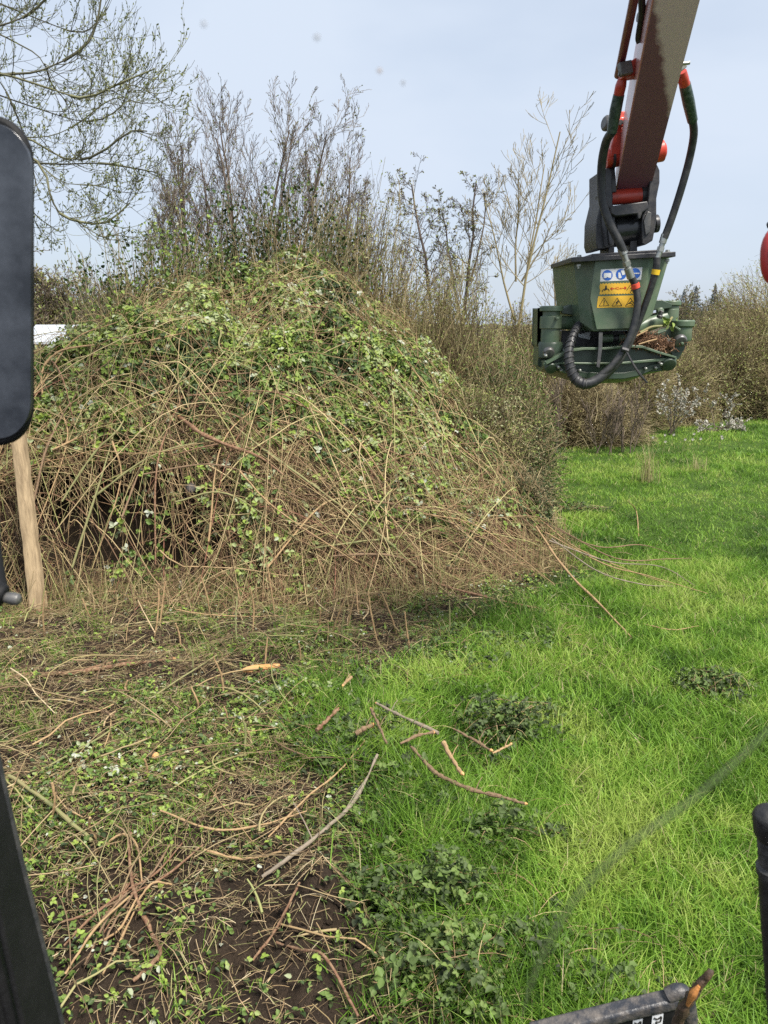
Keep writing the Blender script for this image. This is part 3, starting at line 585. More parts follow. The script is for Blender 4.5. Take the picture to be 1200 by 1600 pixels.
# weeping willow-like tree whose branches reach in from the left
def willow():
    rg = np.random.default_rng(5); e = thing('willow_tree', 'large tree of drooping budding branches reaching in from the top left corner', 'tree', (-5.3, 8.2, 0)); out = []
    limbs = [
        ([(-120, 60), (0, 40), (60, 10), (110, -60)], 7.6, .022), ([(-150, 130), (0, 117), (65, 110), (127, 77), (150, 40), (160, -20)], 7.3, .022),
        ([(-150, 90), (0, 115), (83, 140), (133, 153), (187, 130), (243, 107)], 7.0, .019), ([(187, 130), (215, 135), (240, 146), (265, 143)], 7.0, .006),
        ([(-150, 170), (33, 213), (100, 247), (150, 243), (200, 207), (230, 205)], 7.2, .018), ([(-100, 230), (60, 255), (153, 255), (193, 260), (247, 270)], 7.5, .018),
        ([(-60, 190), (58, 252), (77, 300), (93, 333), (127, 347), (167, 347), (203, 317)], 7.0, .022), ([(120, 345), (145, 362), (165, 370), (200, 360)], 7.0, .010),
        ([(-100, 10), (50, 80), (80, 130), (105, 160)], 7.4, .013), ([(-80, 120), (60, 170), (140, 190), (190, 165), (205, 120)], 7.8, .012),
        ([(-80, 200), (50, 215), (110, 200), (165, 160), (195, 150)], 7.9, .012), ([(-60, -20), (60, 30), (130, 50), (170, 10)], 7.7, .012),
        ([(60, 256), (100, 285), (150, 290), (190, 300)], 7.4, .009), ([(-60, 260), (20, 300), (60, 340), (90, 360)], 7.9, .010),
        ([(-120, 20), (-20, 100), (30, 190), (60, 300)], 8.0, .016), ([(-60, -80), (40, -30), (120, -10), (160, -60)], 7.5, .014)]
    for px_, Y, r in limbs:
        n = len(px_); pts = smooth_path([P(u, v, Y + .5 * (i / n - .5) * rg.uniform(-1, 1)) for i, (u, v) in enumerate(px_)], 6)
        full = np.array([pts[int(i)] for i in np.linspace(0, len(pts) - 1, 13)])
        for seg in (full[:7], full[6:]):
            rr = r * (1 - .7 * np.linspace(0 if seg is not full[6:] else .5, .5, 7)) if seg[0] is full[0] else r * .65 * (1 - .55 * np.linspace(0, 1, 7))
            out.append((1, seg, np.maximum(rr, .003)))
        ln = np.linalg.norm(np.diff(pts, axis=0), axis=1).sum()
        for j in range(int(5 + 6 * ln)):
            f = rg.uniform(.12, 1) * (len(pts) - 1); i = min(int(f), len(pts) - 2); q = pts[i]; tg = unit(pts[i + 1] - pts[i])
            d = tg * rg.uniform(.5, 1.0) + np.array((rg.normal(-.02, .45), rg.normal(0, .5), rg.normal(-.12, .45)))
            grow(rg, q, unit(d), rg.uniform(.25, .6), .0040, 2, 4, out, dict(wob=.10, up=(0, 0, .13, .16, .16), n=(4, 4, 4, 2), t0=(.2, .2, .2), ang=(38, 38, 38), ratio=(.5, .5, .55), rmin=.0016, rr=.6, cone=.6))
    tr = Acc(); tp = np.array([(-5.3, 8.2, -.1), (-5.2, 8.1, 1.3), (-5.0, 8.0, 2.6), (-4.8, 7.9, 3.6), (-4.7, 7.7, 4.6), (-4.5, 7.6, 5.5), (-4.3, 7.5, 6.3)])
    tr.tubes(tp[None], np.linspace(.22, .09, 7)[None], np.array([.3]), 10)
    main = [(tp[k], P(u, v, Y)) for k, u, v, Y in ((2, -60, 190, 7.0), (2, -100, 230, 7.5), (3, -150, 170, 7.2), (3, -150, 90, 7.0), (3, -150, 130, 7.3), (4, -120, 60, 7.6), (4, -100, 10, 7.4), (3, -120, 20, 8.0), (2, -60, 260, 7.9), (5, -60, -80, 7.5), (3, -80, 120, 7.8), (3, -80, 200, 7.9), (4, -60, -20, 7.7))]
    for a, b in main: tr.tubes((a + (b - a) * np.linspace(0, 1, 7)[:, None])[None], np.linspace(.05, .02, 7)[None], np.array([.4]), 6)
    tr.build('trunk', M['twig_willow'], e, True)
    a = Acc(); branches(out, 0, 1, a, 6); branches(out, 2, 9, a, 3); a.build('crown', M['twig_willow'], e, True)
    a = Acc(); tips(out, 3, rg, 6500, .024, a, .5); a.build('bud_sprays', M['catkin'], e)
willow()

# far trees: brown winter wood at left, conifers on the ridge
FAR = dict(wob=.08, up=(.02, .05, .04), n=(16, 8, 5), t0=(.15, .15, .2), ang=(42, 40, 40), ratio=(.42, .5, .5), rmin=.016, rr=.5, cone=.9)
far0 = tree('winter_tree', 'bare brown tree in the far wood beyond the brambles', 'tree', [((-19, 42, -.2), (.02, 0, 1), 5.6, .12), ((-18.8, 42.3, -.2), (.2, .1, 1), 4.6, .08)], FAR, 3, 60, M['twig_grey'], 'winter trees of the far wood', (2, 1500, .16, 'hedge_leaf', .6, 'dead_leaves'), (-19, 42, 0))
rg = np.random.default_rng(61)
for k, u in enumerate((62, 78, 96, 118, 132, 148, 160, 190, 204, 222, 240, 105, 70, 178, 215)):
    Y = rg.uniform(40, 56); copy_tree(far0, (P(u, 500, Y)[0], Y, 0), rg.uniform(0, 6), rg.uniform(.66, .86) * (1.0 if u < 140 else .92))
for k in range(14):
    Y = rg.uniform(62, 80); u = (905 + k * 9) if k < 5 else 1062 + (k - 5) * 15
    copy_tree(far0, (P(u, 500, Y)[0], Y, .5), rg.uniform(0, 6), rg.uniform(.55, .75), 'bare brown tree on the far ridge behind the green machine head')['group'] = 'winter trees on the far ridge'
def conifer(label, u, Y, zb, h, w, seed, group):
    w *= 1.15; h *= .86
    rg = np.random.default_rng(seed); b = P(u, 500, Y); b[2] = zb; e = thing('conifer_tree', label, 'tree', b, group)
    a = Acc(); a.tubes((b + np.array((0, 0, h)) * np.linspace(0, 1, 5)[:, None])[None], np.linspace(h * .025, h * .004, 5)[None], np.array([.2]), 5); a.build('trunk', M['twig_grey'], e)
    n = 3200; tz = rg.random(n) ** 1.1; an = rg.uniform(0, 6.28, n); lay = np.abs(((tz * 9) % 1) - .5) * 2
    rr = w * 1.2 * (1 - tz) ** 1.15 * (.45 + .55 * lay) * rg.uniform(.3, 1.1, n) + .008 * w
    q = b + np.stack([np.cos(an) * rr, np.sin(an) * rr, h * (.08 + .92 * tz) - rr * .25], 1); d = np.stack([np.cos(an), np.sin(an), -.35 + .2 * rg.normal(size=n)], 1)
    a = Acc(); a.leaves(q, d, unit(rg.normal(0, .5, (n, 3)) + [0, 0, 1]), h * .05 * rg.uniform(.6, 1.3, n) * (1.1 - .8 * tz), .5, rg.uniform(0, 1, n)); a.build('crown', M['conifer'], e)
conifer('single dark conifer rising above the far brown wood at left', 172, 60, 0, 6.6, 1.5, 1, None)
conifer('dark conifer on the ridge, tallest one right of the green machine head', 1083, 115, 3.0, 5.2, 1.6, 2, None)
conifer('smaller dark conifer on the ridge close against the green machine head', 1065, 115, 3.0, 4.6, 1.3, 3, None)
conifer('dark conifer on the ridge just left of the big hedge', 1113, 115, 3.0, 5.4, 1.2, 4, None)

# pale sheet roof of a low shed seen through the far wood
def shed():
    b = P(84, 515, 34); e = thing('low_shed', 'low white roofed shed half hidden behind the leafy brambles at far left', 'shed', (b[0], 34, 0))
    mb = MB(); x, y = b[0], 34
    mb.prism([(x - 1.3, y, 0), (x + .7, y, 0), (x + .7, y, 1.6), (x - 1.3, y, 1.6)], (0, 3, 0)); mb.build('wall', M['grey_steel'], e, .01)
    mb = MB(); mb.prism([(x - 1.4, y - .25, 1.72), (x - 1.4, y + 1.5, 2.42), (x - 1.4, y + 3.3, 1.75), (x - 1.4, y + 3.3, 1.65), (x - 1.4, y + 1.5, 2.32), (x - 1.4, y - .25, 1.62)], (2.2, 0, 0)); mb.build('roof', M['pale_sheet'], e)
shed()

# ------------------------------------------------------------------ hedge shrubs along the far edge of the meadow
def shrub(name, label, x, y, rx, ry, h, ntw, nlf, seed, leafmat, lsize, group, twig='hedge_twig', lo=0.0, hi=1.0, up=.35, wide=.5, cat='shrub', lname='leaves'):
    nlf = int(nlf * 1.45); rg = np.random.default_rng(seed); e = thing(name, label, cat, (x, y, 0), group); k = 8; tt = np.linspace(0, 1, k)[None, :]
    th = rg.uniform(0, 6.28, ntw); ph = np.arccos(rg.uniform(-.12, 1, ntw)); lump = .78 + .5 * fbm(th * 1.3 + seed, ph * 2.2, seed, 2) * rg.uniform(.75, 1.1, ntw)
    ex = x + rx * np.cos(th) * np.sin(ph) * lump; ey = y + ry * np.sin(th) * np.sin(ph) * lump; ez = np.maximum(h * (.06 + .94 * np.cos(ph)) * lump, .02)
    s = rg.uniform(.0, .6, ntw); bx, by = x + rx * .5 * rg.normal(0, .6, ntw), y + ry * .5 * rg.normal(0, .6, ntw)
    sx, sy, sz = bx + (ex - bx) * s, by + (ey - by) * s, ez * s
    bow = rg.uniform(-.1, up, ntw)[:, None] * h * .3
    path = np.stack([sx[:, None] + (ex - sx)[:, None] * tt + rg.normal(0, .05, (ntw, k)), sy[:, None] + (ey - sy)[:, None] * tt + rg.normal(0, .05, (ntw, k)), sz[:, None] + (ez - sz)[:, None] * tt + bow * np.sin(math.pi * tt) + rg.normal(0, .035, (ntw, k))], -1)
    a = Acc(); a.tubes(path, rg.uniform(.0045, .009, ntw)[:, None] * (1.1 - .7 * tt), rg.uniform(0, 1, ntw)); a.build('twigs', M[twig], e)
    if nlf:
        i = rg.integers(0, ntw, nlf); f = rg.uniform(2.5, k - 1.01, nlf); j = f.astype(int); q = path[i, j] + (path[i, j + 1] - path[i, j]) * (f - j)[:, None] + rg.normal(0, .06, (nlf, 3))
        q[:, 2] = np.maximum(q[:, 2], .02)
        c = fbm(q[:, 0] * 1.1 + q[:, 1], q[:, 2] * 1.4, seed + 5, 3)
        a = Acc(); a.leaves(q, rg.normal(size=(nlf, 3)), unit(rg.normal(0, .8, (nlf, 3)) + [0, -.3, .5]), lsize * rg.uniform(.6, 1.3, nlf), wide, np.clip(lo + (hi - lo) * (.5 + 1.3 * (c - .5) + rg.normal(0, .22, nlf)), 0, 1)); a.build(lname, M[leafmat], e)
    return e
HG = 'hedge along the far edge of the meadow'
shrub('hedge_shrub', 'olive brown shrub between the bramble mound and the slim dark leaning tree', 1.3, 15.6, 1.6, 1.4, 2.75, 1800, 8000, 101, 'hedge_leaf', .055, HG, lo=.1, hi=.9)
shrub('hedge_shrub', 'brown hedge shrub below the two dark bare trees', 3.0, 18.2, 1.6, 1.5, 2.75, 2000, 8000, 102, 'hedge_leaf', .055, HG, lo=0, hi=.85)
shrub('hedge_shrub', 'yellowish hedge shrub at the foot of the pale bare tree', 4.4, 18.6, 1.3, 1.3, 2.7, 1700, 6500, 103, 'hedge_leaf', .055, HG, lo=.3, hi=1)
shrub('hedge_shrub', 'reddish brown low shrub left of the green machine head above the grass edge', 4.3, 16.9, 1.5, 1.1, 1.65, 2200, 3500, 104, 'hedge_leaf', .05, HG, lo=0, hi=.5)
shrub('hedge_shrub', 'tawny hedge shrub directly behind the green machine head', 5.9, 19.7, 1.7, 1.5, 2.35, 2200, 7000, 105, 'hedge_leaf', .055, HG, lo=.1, hi=.9)
shrub('hedge_shrub', 'brown hedge shrub under the right side of the green machine head', 7.5, 20.9, 1.6, 1.4, 2.15, 2200, 7000, 106, 'hedge_leaf', .055, HG, lo=0, hi=.8)
shrub('hedge_shrub', 'tall pale green flowering hedge shrub at the right edge of the meadow', 11.4, 22.6, 2.7, 2.1, 3.9, 3200, 12000, 107, 'hedge_leaf', .06, HG, lo=.35, hi=1, up=.6)
shrub('hedge_shrub', 'brown hedge shrub in front of the tall pale green one', 9.4, 21.8, 1.8, 1.4, 2.7, 2400, 8500, 108, 'hedge_leaf', .055, HG, lo=.05, hi=.95, up=.5)
shrub('hedge_shrub', 'low dark hedge shrub at the right picture edge below the tall one', 11.2, 20.9, 1.5, 1.0, 1.7, 1800, 6000, 109, 'hedge_leaf', .05, HG, lo=0, hi=.75)
shrub('hedge_shrub', 'dull olive shrub leaning out of the right side of the bramble mound', 2.05, 13.6, .8, 1.1, 1.6, 1500, 7000, 110, 'bramble_leaf', .04, HG, lo=.05, hi=.55)
shrub('ivy_shrub', 'ivy clad shrub with dark glossy leaves crowning the bramble mound', -1.7, 13.0, 2.1, 1.3, 4.6, 1700, 11000, 111, 'bramble_leaf', .062, None, lo=.05, hi=.75, wide=.8)
shrub('ivy_shrub', 'dark leafy shrub on the left shoulder of the bramble mound', -3.1, 11.3, 1.6, 1.2, 4.0, 1300, 9500, 112, 'bramble_leaf', .056, None, lo=.15, hi=.9, wide=.8)
shrub('hedge_shrub', 'brown twiggy shrub behind the crown of the bramble mound', .2, 14.9, 1.7, 1.2, 3.1, 1800, 6000, 113, 'hedge_leaf', .05, HG, lo=.1, hi=.85)
shrub('dark_shrub', 'dark small leaved shrub at the right foot of the bramble mound', 1.72, 9.5, .45, .7, .8, 900, 4200, 114, 'bramble_leaf', .03, None, lo=.05, hi=.6)
shrub('hedge_shrub', 'olive and brown twiggy shrub high on the right shoulder of the bramble mound', .95, 12.4, 1.2, 1.0, 3.3, 1500, 9000, 115, 'hedge_leaf', .04, HG, lo=.25, hi=.95)
shrub('hedge_shrub', 'grey green leafy shrub on the right flank of the bramble mound', 1.75, 11.4, .95, .9, 2.15, 1100, 9000, 116, 'bramble_leaf', .036, HG, lo=.1, hi=.75)
shrub('hedge_shrub', 'brown brushwood behind the top of the bramble mound', -.6, 14.0, 1.9, 1.0, 4.5, 1900, 8000, 117, 'hedge_leaf', .045, HG, lo=.35, hi=1.0, up=.6)
shrub('hedge_shrub', 'olive shrub with straggling stems halfway down the right flank of the bramble mound', 1.35, 10.6, .75, .7, 1.75, 1000, 7000, 118, 'hedge_leaf', .036, HG, lo=.3, hi=1.0, up=.7)
shrub('hedge_shrub', 'small dark green shrub low on the right flank of the bramble mound', 1.75, 10.9, .5, .7, 1.25, 900, 6000, 119, 'bramble_leaf', .032, HG, lo=.1, hi=.7)
# blackthorn in flower
def blossom_bush(label, u, vb, Y, w, h, ns, nb, seed, flat=False):
    rg = np.random.default_rng(seed); g = G(u, vb); b = np.array((P(u, vb, Y)[0], Y, 0)); e = thing('blackthorn_bush', label, 'bush', b, 'blackthorn in flower'); out = []
    for k in range(ns):
        d = np.array((rg.normal(0, .35), rg.normal(0, .3), 1.0)) if not flat else np.array((rg.choice([-1, 1]) * rg.uniform(.5, 1), rg.normal(0, .4), .25))
        grow(rg, b + np.array((rg.normal(0, w * .12), rg.normal(0, .1), 0)), unit(d), h * rg.uniform(.7, 1.1), .014, 1, 3, out, dict(wob=.1, up=(.03, .03, .02), n=(5, 5, 3), t0=(.3, .3, .2), ang=(40, 45, 45), ratio=(.4, .4, .5), rmin=.005, rr=.55))
    for o in out: o[1][:, 2] = np.maximum(o[1][:, 2], .02)
    a = Acc(); branches(out, 0, 9, a, 4); a.build('twigs', M['twig_grey'], e)
    a = Acc(); tips(out, 1, rg, nb, .045, a, .9); a.build('blossom', M['blossom'], e)
blossom_bush('white flowering thorn bush standing below the green machine head', 1045, 665, 18.2, .8, 1.25, 7, 850, 1)
blossom_bush('thin white flowering sprig standing above the fallen blossom', 1117, 660, 19.0, .3, .95, 2, 200, 2)
blossom_bush('white blossom branch lying flat on the far grass', 1125, 664, 18.6, 1.2, .7, 8, 700, 3, True)
# thin saplings at the meadow edge
rg = np.random.default_rng(77)
for k, (u, vb, Y, h) in enumerate(((868, 700, 15.5, 1.5), (932, 702, 15.3, 1.1), (952, 706, 15.2, 1.0), (985, 705, 15.3, 1.25), (972, 700, 15.6, .9))):
    b = np.array((P(u, vb, Y)[0], Y, 0.)); tree('sapling', ('thin bare sapling in the grass under the left end of the machine head', 'short dark sapling left of the other thin saplings in the grass', 'middle one of the thin dark saplings under the machine head', 'rightmost and tallest of the thin dark saplings under the machine head', 'smallest of the thin dark saplings under the machine head')[k], 'sapling',
        [(b, (rg.normal(0, .08), 0, 1), h, .014), (b + (.05, .03, 0), (rg.normal(0, .2), .1, 1), h * .8, .01)], dict(BUSH, rmin=.005), 2, 200 + k, M['twig_grey'], 'thin saplings at the meadow edge')


# ------------------------------------------------------------------ canes, sticks and stems one can point at
def S(u, v, y0=6.2, y1=16.0):
    """where the line of sight of a pixel meets the mound or the ground"""
    dx, dy, dz = ray(u, v); yy = np.arange(y0, y1, .02); tt = yy / dy
    z = CAM_H + dz * tt; h = surf(dx * tt, yy); k = np.nonzero(z < h)[0]
    if not len(k): return P(u, v, 9.0)
    i = k[0]; return np.array((dx * tt[i], yy[i], z[i]))
def rod(name, label, cat, pts, r, m, group=None, tip=None, side=None, seed=0, rough=.15):
    pts = smooth_path(pts, 7); rg = np.random.default_rng(seed + len(pts)); n = len(pts)
    rr = np.interp(np.linspace(0, 1, n), np.linspace(0, 1, len(r)), r) * (1 + rg.normal(0, rough, n))
    pts = pts + rg.normal(0, .25, (n, 3)) * rr.min()
    e = thing(name, label, cat, pts[0] - (0, 0, rr[0]), group)
    V, fs = tubes(pts[None], rr[None], 9, True); mb = MB(); mb.raw(V, [list(q) for f in fs for q in f]); mb.build('stem' if tip is None and side is None else 'bark', m, e)
    if tip:
        for end in tip:
            p = pts[end]; q = pts[1 if end == 0 else -2]; d = unit(p - q); rad = rr[end]
            mb = MB(); mb.lathe(p - d * rad * .3, d, [(0, rad * 1.06), (rad * .55, rad * .96), (rad * 1.4, rad * .55), (rad * 1.9, rad * .15)], 9); mb.build('cut_end', M['cut_wood'], e)
    if side:
        for f, off, r2 in side:
            i = int(f * (n - 1)); mb = MB(); mb.pipe([pts[i], pts[i] + np.array(off) * .5 + (0, 0, .01), pts[i] + np.array(off)], [r2, r2 * .6], 7); mb.build('side_shoot', m, e)
    return e
def on_ground(px, lift): return [np.array((g[0], g[1], float(soil_clods(np.array(g[0]), np.array(g[1]))) + l)) for g, l in ((G(u, v), lift[i] if hasattr(lift, '__len__') else lift) for i, (u, v) in enumerate(px))]
def on_mound(px, lift): return [S(u, v) + np.array((0, -.6, .8)) * lift for u, v in px]

CG = 'long canes lying over the bramble mound'
rod('bramble_cane', 'long tan cane bowed over the left of the mound just below the leaves', 'cane', on_mound([(76, 650), (73, 597), (95, 568), (136, 557), (212, 553), (293, 536)], .14), [.010, .012, .012, .009, .006], M['cane_tan'], CG)
rod('bramble_cane', 'brown cane rising in an arc from beside the timber post', 'cane', on_mound([(62, 800), (82, 717), (117, 648), (155, 602), (182, 579)], .16), [.011, .009, .005], M['bark_brown'], CG)
rod('bramble_cane', 'greenish cane slanting up right over the dark hollow of the mound', 'cane', on_mound([(105, 800), (155, 725), (193, 687), (209, 648)], .16), [.011, .009, .006], M['bark_green'], CG)
rod('broken_branch', 'thick broken reddish stem with a torn orange end, in the middle of the mound', 'branch', on_mound([(285, 669), (331, 702), (404, 729), (446, 759)], .16), [.026, .020, .013, .009], M['bark_red'], None, [0], [(.45, (-.5, -.05, -.12), .008)])
rod('bramble_cane', 'long straight green cane running down right from the leaves across the mound', 'cane', on_mound([(239, 583), (308, 625), (370, 683), (442, 740), (500, 779)], .16), [.007, .010, .012], M['bark_green'], CG)
rod('bramble_cane', 'long straight grey green cane lying down right over the heap of cut canes', 'cane', on_mound([(400, 706), (460, 750), (517, 792), (600, 854), (650, 900)], .14), [.012, .012, .010], M['bark_green'], CG)
rod('bramble_cane', 'grey green cane lying nearly level across the heap of cut canes', 'cane', on_mound([(490, 868), (560, 858), (620, 850), (690, 836)], .12), [.009, .009, .006], M['bark_green'], CG)
rod('bramble_cane', 'brown cane lying level near the foot of the heap of cut canes', 'cane', on_mound([(520, 880), (600, 878), (680, 896), (770, 903)], .12), [.013, .011, .007], M['bark_brown'], CG)
rod('bramble_cane', 'thin pale cane standing up out of the leaves left of the shrub tops', 'cane', [P(437, 505, 11.2), P(450, 450, 11.1), P(462, 410, 11.0), P(470, 375, 11.0)], [.011, .009, .005], M['cane_tan'], CG)
rod('bramble_cane', 'long brown cane reaching right from the foot of the mound to the grass', 'cane', on_mound([(640, 905), (740, 935), (830, 955), (910, 972)], .07), [.012, .010, .006], M['bark_red'], CG)
k = 0
for (u0, v0, u1, v1, lab) in ((60, 640, 190, 520, 'cane'), (120, 900, 205, 610, 0), (200, 830, 330, 560, 0), (250, 900, 290, 640, 0), (330, 860, 420, 640, 0), (90, 720, 330, 640, 0), (150, 790, 400, 690, 0), (230, 760, 480, 800, 0), (300, 640, 520, 690, 0), (380, 760, 560, 900, 0), (440, 640, 640, 830, 0), (540, 660, 720, 800, 0), (500, 560, 690, 700, 0), (600, 720, 800, 860, 0), (660, 820, 860, 930, 0), (420, 900, 560, 790, 0), (350, 540, 480, 640, 0), (560, 800, 780, 870, 0), (40, 560, 130, 700, 0), (100, 650, 60, 850, 0), (180, 700, 150, 900, 0), (280, 800, 470, 860, 0), (360, 600, 600, 640, 0), (480, 500, 620, 610, 0), (620, 560, 760, 720, 0), (700, 700, 850, 850, 0)):
    rg = np.random.default_rng(300 + k); mid = ((u0 + u1) / 2 + rg.normal(0, 22), (v0 + v1) / 2 - rg.uniform(10, 45))
    rod('bramble_cane', 'thin bare cane among the tangle on the face of the mound', 'cane', on_mound([(u0, v0), mid, (u1, v1)], rg.uniform(.10, .22)), [rg.uniform(.007, .011), rg.uniform(.006, .008), .004], M[('cane_tan', 'bark_green', 'bark_brown', 'bark_red', 'cane_tan')[k % 5]], 'thin canes on the face of the mound', seed=k); k += 1
CS = 'canes sprawling from the mound onto the grass'
rod('pale_stick', 'long pale straight stick lying from the mound down onto the grass', 'stick', on_ground([(835, 872), (880, 918), (930, 960), (985, 1008)], [.35, .16, .09, .03]), [.013, .011, .008], M['cane_tan'])
for k, px_ in enumerate((((850, 860), (930, 878), (1000, 868), (1060, 878)), ((850, 875), (940, 905), (1010, 920), (1105, 938)), ((860, 890), (930, 920), (1000, 932), (1050, 930)), ((870, 868), (960, 895), (1040, 890), (1080, 880)), ((840, 850), (900, 880), (980, 910), (1040, 925)), ((855, 895), (950, 900), (1030, 905), (1085, 925)))):
    rod('bramble_cane', 'thin brown cane sprawled from the mound over the grass', 'cane', on_ground(px_, [.3, .14, .10, .06]), [.007, .006, .003], M[('bark_brown', 'cane_tan', 'bark_grey')[k % 3]], CS, seed=k)
rod('dead_stalk', 'single pale dead stalk leaning in the middle of the meadow', 'stalk', [G(998, 838), G(993, 812) + (0, 0, .12), P(980, 782, G(998, 838)[1])], [.008, .006, .003], M['cane_tan'])
rod('thin_twig', 'thin pale twig lying in the grass right of the mound', 'twig', on_ground([(1005, 990), (1050, 998), (1090, 990)], .05), [.005, .003], M['cane_tan'])
# pieces on the cleared strip
rod('cut_branch', 'long reddish branch lying across the cleared strip at left', 'branch', on_ground([(-60, 1078), (30, 1062), (110, 1058), (190, 1048), (272, 1036)], .03), [.022, .022, .021, .014, .008], M['bark_red'], None, [-1], [(.55, (.35, .25, .0), .008)])
rod('cut_branch', 'short brown log with a pale cut end among the leaves at lower left', 'branch', on_ground([(110, 1128), (180, 1158), (246, 1190)], .03), [.018, .022, .022], M['bark_brown'], None, [-1])
rod('cut_branch', 'grey brown branch lying above the short brown log', 'branch', on_ground([(140, 1105), (210, 1132), (290, 1140)], .03), [.010, .012, .009], M['bark_brown'])
def chip():
    g = on_ground([(408, 1064)], .02)[0]; e = thing('wood_chip', 'fresh orange wood chip lying on the cleared soil', 'wood chip', g); rg = np.random.default_rng(3)
    out = [(-.13, -.035), (-.10, -.005), (-.05, .02), (.02, .03), (.10, .055), (.14, .045), (.125, .015), (.06, .0), (.0, -.02), (-.06, -.05), (-.11, -.06)]
    mb = MB(); mb.prism([g + (x, y, rg.uniform(0, .012) + .02) for x, y in out], (0, 0, .022)); mb.build('splinter', M['cut_wood'], e, .004)
    mb = MB(); mb.prism([g + (x * .8, y * .7 - .008, .01) for x, y in out], (0, -.004, .012)); mb.build('bark', M['bark_red'], e)
chip()
SG = 'broken sticks lying in the near grass'
for lab, px_, lift, r, mm, tip in (
    ('straight grey stick slanting down right in the grass, uppermost of the broken sticks', ((588, 1152), (630, 1172), (684, 1196)), .10, [.008, .010, .010], 'bark_grey', None),
    ('brown stick joining the lower end of the uppermost grey stick at an angle', ((625, 1220), (652, 1206), (676, 1196)), .10, [.008, .009, .008], 'bark_brown', None),
    ('longest broken stick, knobbly and brown, slanting down right through the near grass', ((642, 1222), (676, 1258), (700, 1272), (735, 1288), (780, 1302), (818, 1316)), .09, [.008, .012, .013, .010, .007], 'bark_brown', None),
    ('pale peeled stick leaning on the longest broken stick', ((692, 1222), (704, 1248), (720, 1276)), .14, [.011, .011, .009], 'cane_tan', None),
    ('brown stick in the grass right of the pale peeled stick', ((708, 1186), (738, 1204), (766, 1224)), .10, [.006, .008, .008], 'bark_brown', None),
    ('short thin stick pointing up right near the brown stick', ((768, 1228), (782, 1222), (796, 1215)), .10, [.006, .006], 'cane_tan', None),
    ('short thick stub with a tan cut end left of the broken sticks', ((556, 1210), (568, 1202), (582, 1194)), .12, [.012, .012], 'bark_brown', [-1]),
    ('short reddish stick pointing up right at the edge of the grass', ((496, 1196), (515, 1180), (530, 1164)), .12, [.011, .011, .010], 'bark_red', None),
    ('thin brown stick leaning steeply beside the thick stub', ((580, 1174), (592, 1204), (604, 1232)), .15, [.008, .008, .006], 'bark_brown', None),
    ('small pale stick standing steeply at the dark edge of the grass', ((536, 1128), (542, 1120), (549, 1112)), .12, [.009, .009], 'cane_tan', None)):
    rod('broken_stick', lab, 'stick', on_ground(px_, np.full(len(px_), lift + .09)), r, M[mm], SG, tip or ([-1] if len(lab) % 3 else [0]), [(.35 + .05 * (len(lab) % 7), (.04, .05, .05), .003)], len(lab), .24)
rod('grey_branch', 'long grey forked branch lying on the dark soil at bottom centre', 'branch', on_ground([(410, 1380), (460, 1362), (510, 1325), (555, 1285), (590, 1235)], [.04, .07, .09, .12, .18]), [.009, .011, .010, .006], M['bark_grey'], None, None, [(.4, (-.12, .22, .06), .004), (.65, (.1, .16, .08), .003)])
for lab, px_, lift, r, mm in (
    ('yellow green cane stub slanting down right at the left edge', ((18, 1240), (80, 1280), (145, 1326)), [.12, .08, .05], [.010, .010, .009], 'bark_green'),
    ('bent cane with a peeled orange bend, looping on the dark soil at lower left', ((205, 1315), (203, 1360), (214, 1412), (240, 1470), (252, 1500), (240, 1525), (210, 1545)), [.05, .06, .05, .05, .06, .04, .03], [.007, .009, .008, .008], 'bark_red'),
    ('thin orange brown root lying on dark soil at bottom centre', ((432, 1484), (470, 1510), (510, 1545), (560, 1610)), .05, [.005, .006, .006], 'bark_red'),
    ('short orange brown stick on the dark soil right of the bent cane', ((395, 1504), (430, 1470), (470, 1436)), [.03, .05, .07], [.005, .006, .005], 'bark_red'),
    ('pale cane running level from the bent cane toward the grey branch', ((253, 1292), (330, 1318), (400, 1312), (480, 1302)), [.08, .06, .07, .1], [.005, .006, .004], 'cane_tan'),
    ('tan cane lying level at lower left above the dark soil', ((320, 1340), (380, 1350), (440, 1354)), .05, [.006, .006, .005], 'cane_tan'),
    ('long thin tan stem slanting up right from the dark soil to the broken sticks', ((420, 1330), (480, 1280), (530, 1240), (580, 1190)), [.04, .07, .1, .14], [.005, .005, .004], 'cane_tan'),
    ('thin green stem slanting down left across the cleared strip', ((340, 1042), (250, 1090), (170, 1150), (70, 1215)), .06, [.005, .006, .006], 'bark_green'),
    ('long thin pale stem lying level near the top of the cleared strip', ((190, 945), (290, 968), (380, 976), (450, 978)), .08, [.006, .006, .004], 'cane_tan'),
    ('thin arched tan stem lying near the yellow green cane stub', ((140, 1340), (190, 1322), (215, 1335), (222, 1380)), [.03, .07, .08, .04], [.005, .005], 'cane_tan')):
    rod('cut_cane', lab, 'cane', on_ground(px_, lift), r, M[mm], 'cut canes on the cleared strip', seed=len(lab))
rg = np.random.default_rng(401)
for k in range(16):
    u0, v0 = 205 + rg.normal(0, 14), 1405 + rg.normal(0, 22); an = rg.normal(2.25, .22); ln = rg.uniform(60, 160)
    if k > 10: an = rg.normal(-.75, .2); ln = rg.uniform(60, 150)
    u1, v1 = u0 + ln * math.cos(an), v0 + ln * math.sin(an)
    rod('cane_splinter', 'thin orange brown splinter in the fanned bundle on dark soil at lower left', 'cane splinter', on_ground([(u0, v0), ((u0 + u1) / 2, (v0 + v1) / 2), (u1, v1)], [rg.uniform(.03, .1), .06, rg.uniform(.01, .04)]), [.004, .0055, .004], M[('bark_red', 'cane_tan', 'bark_brown')[k % 3]], 'fanned bundle of splintered canes', seed=k)
rg = np.random.default_rng(402)
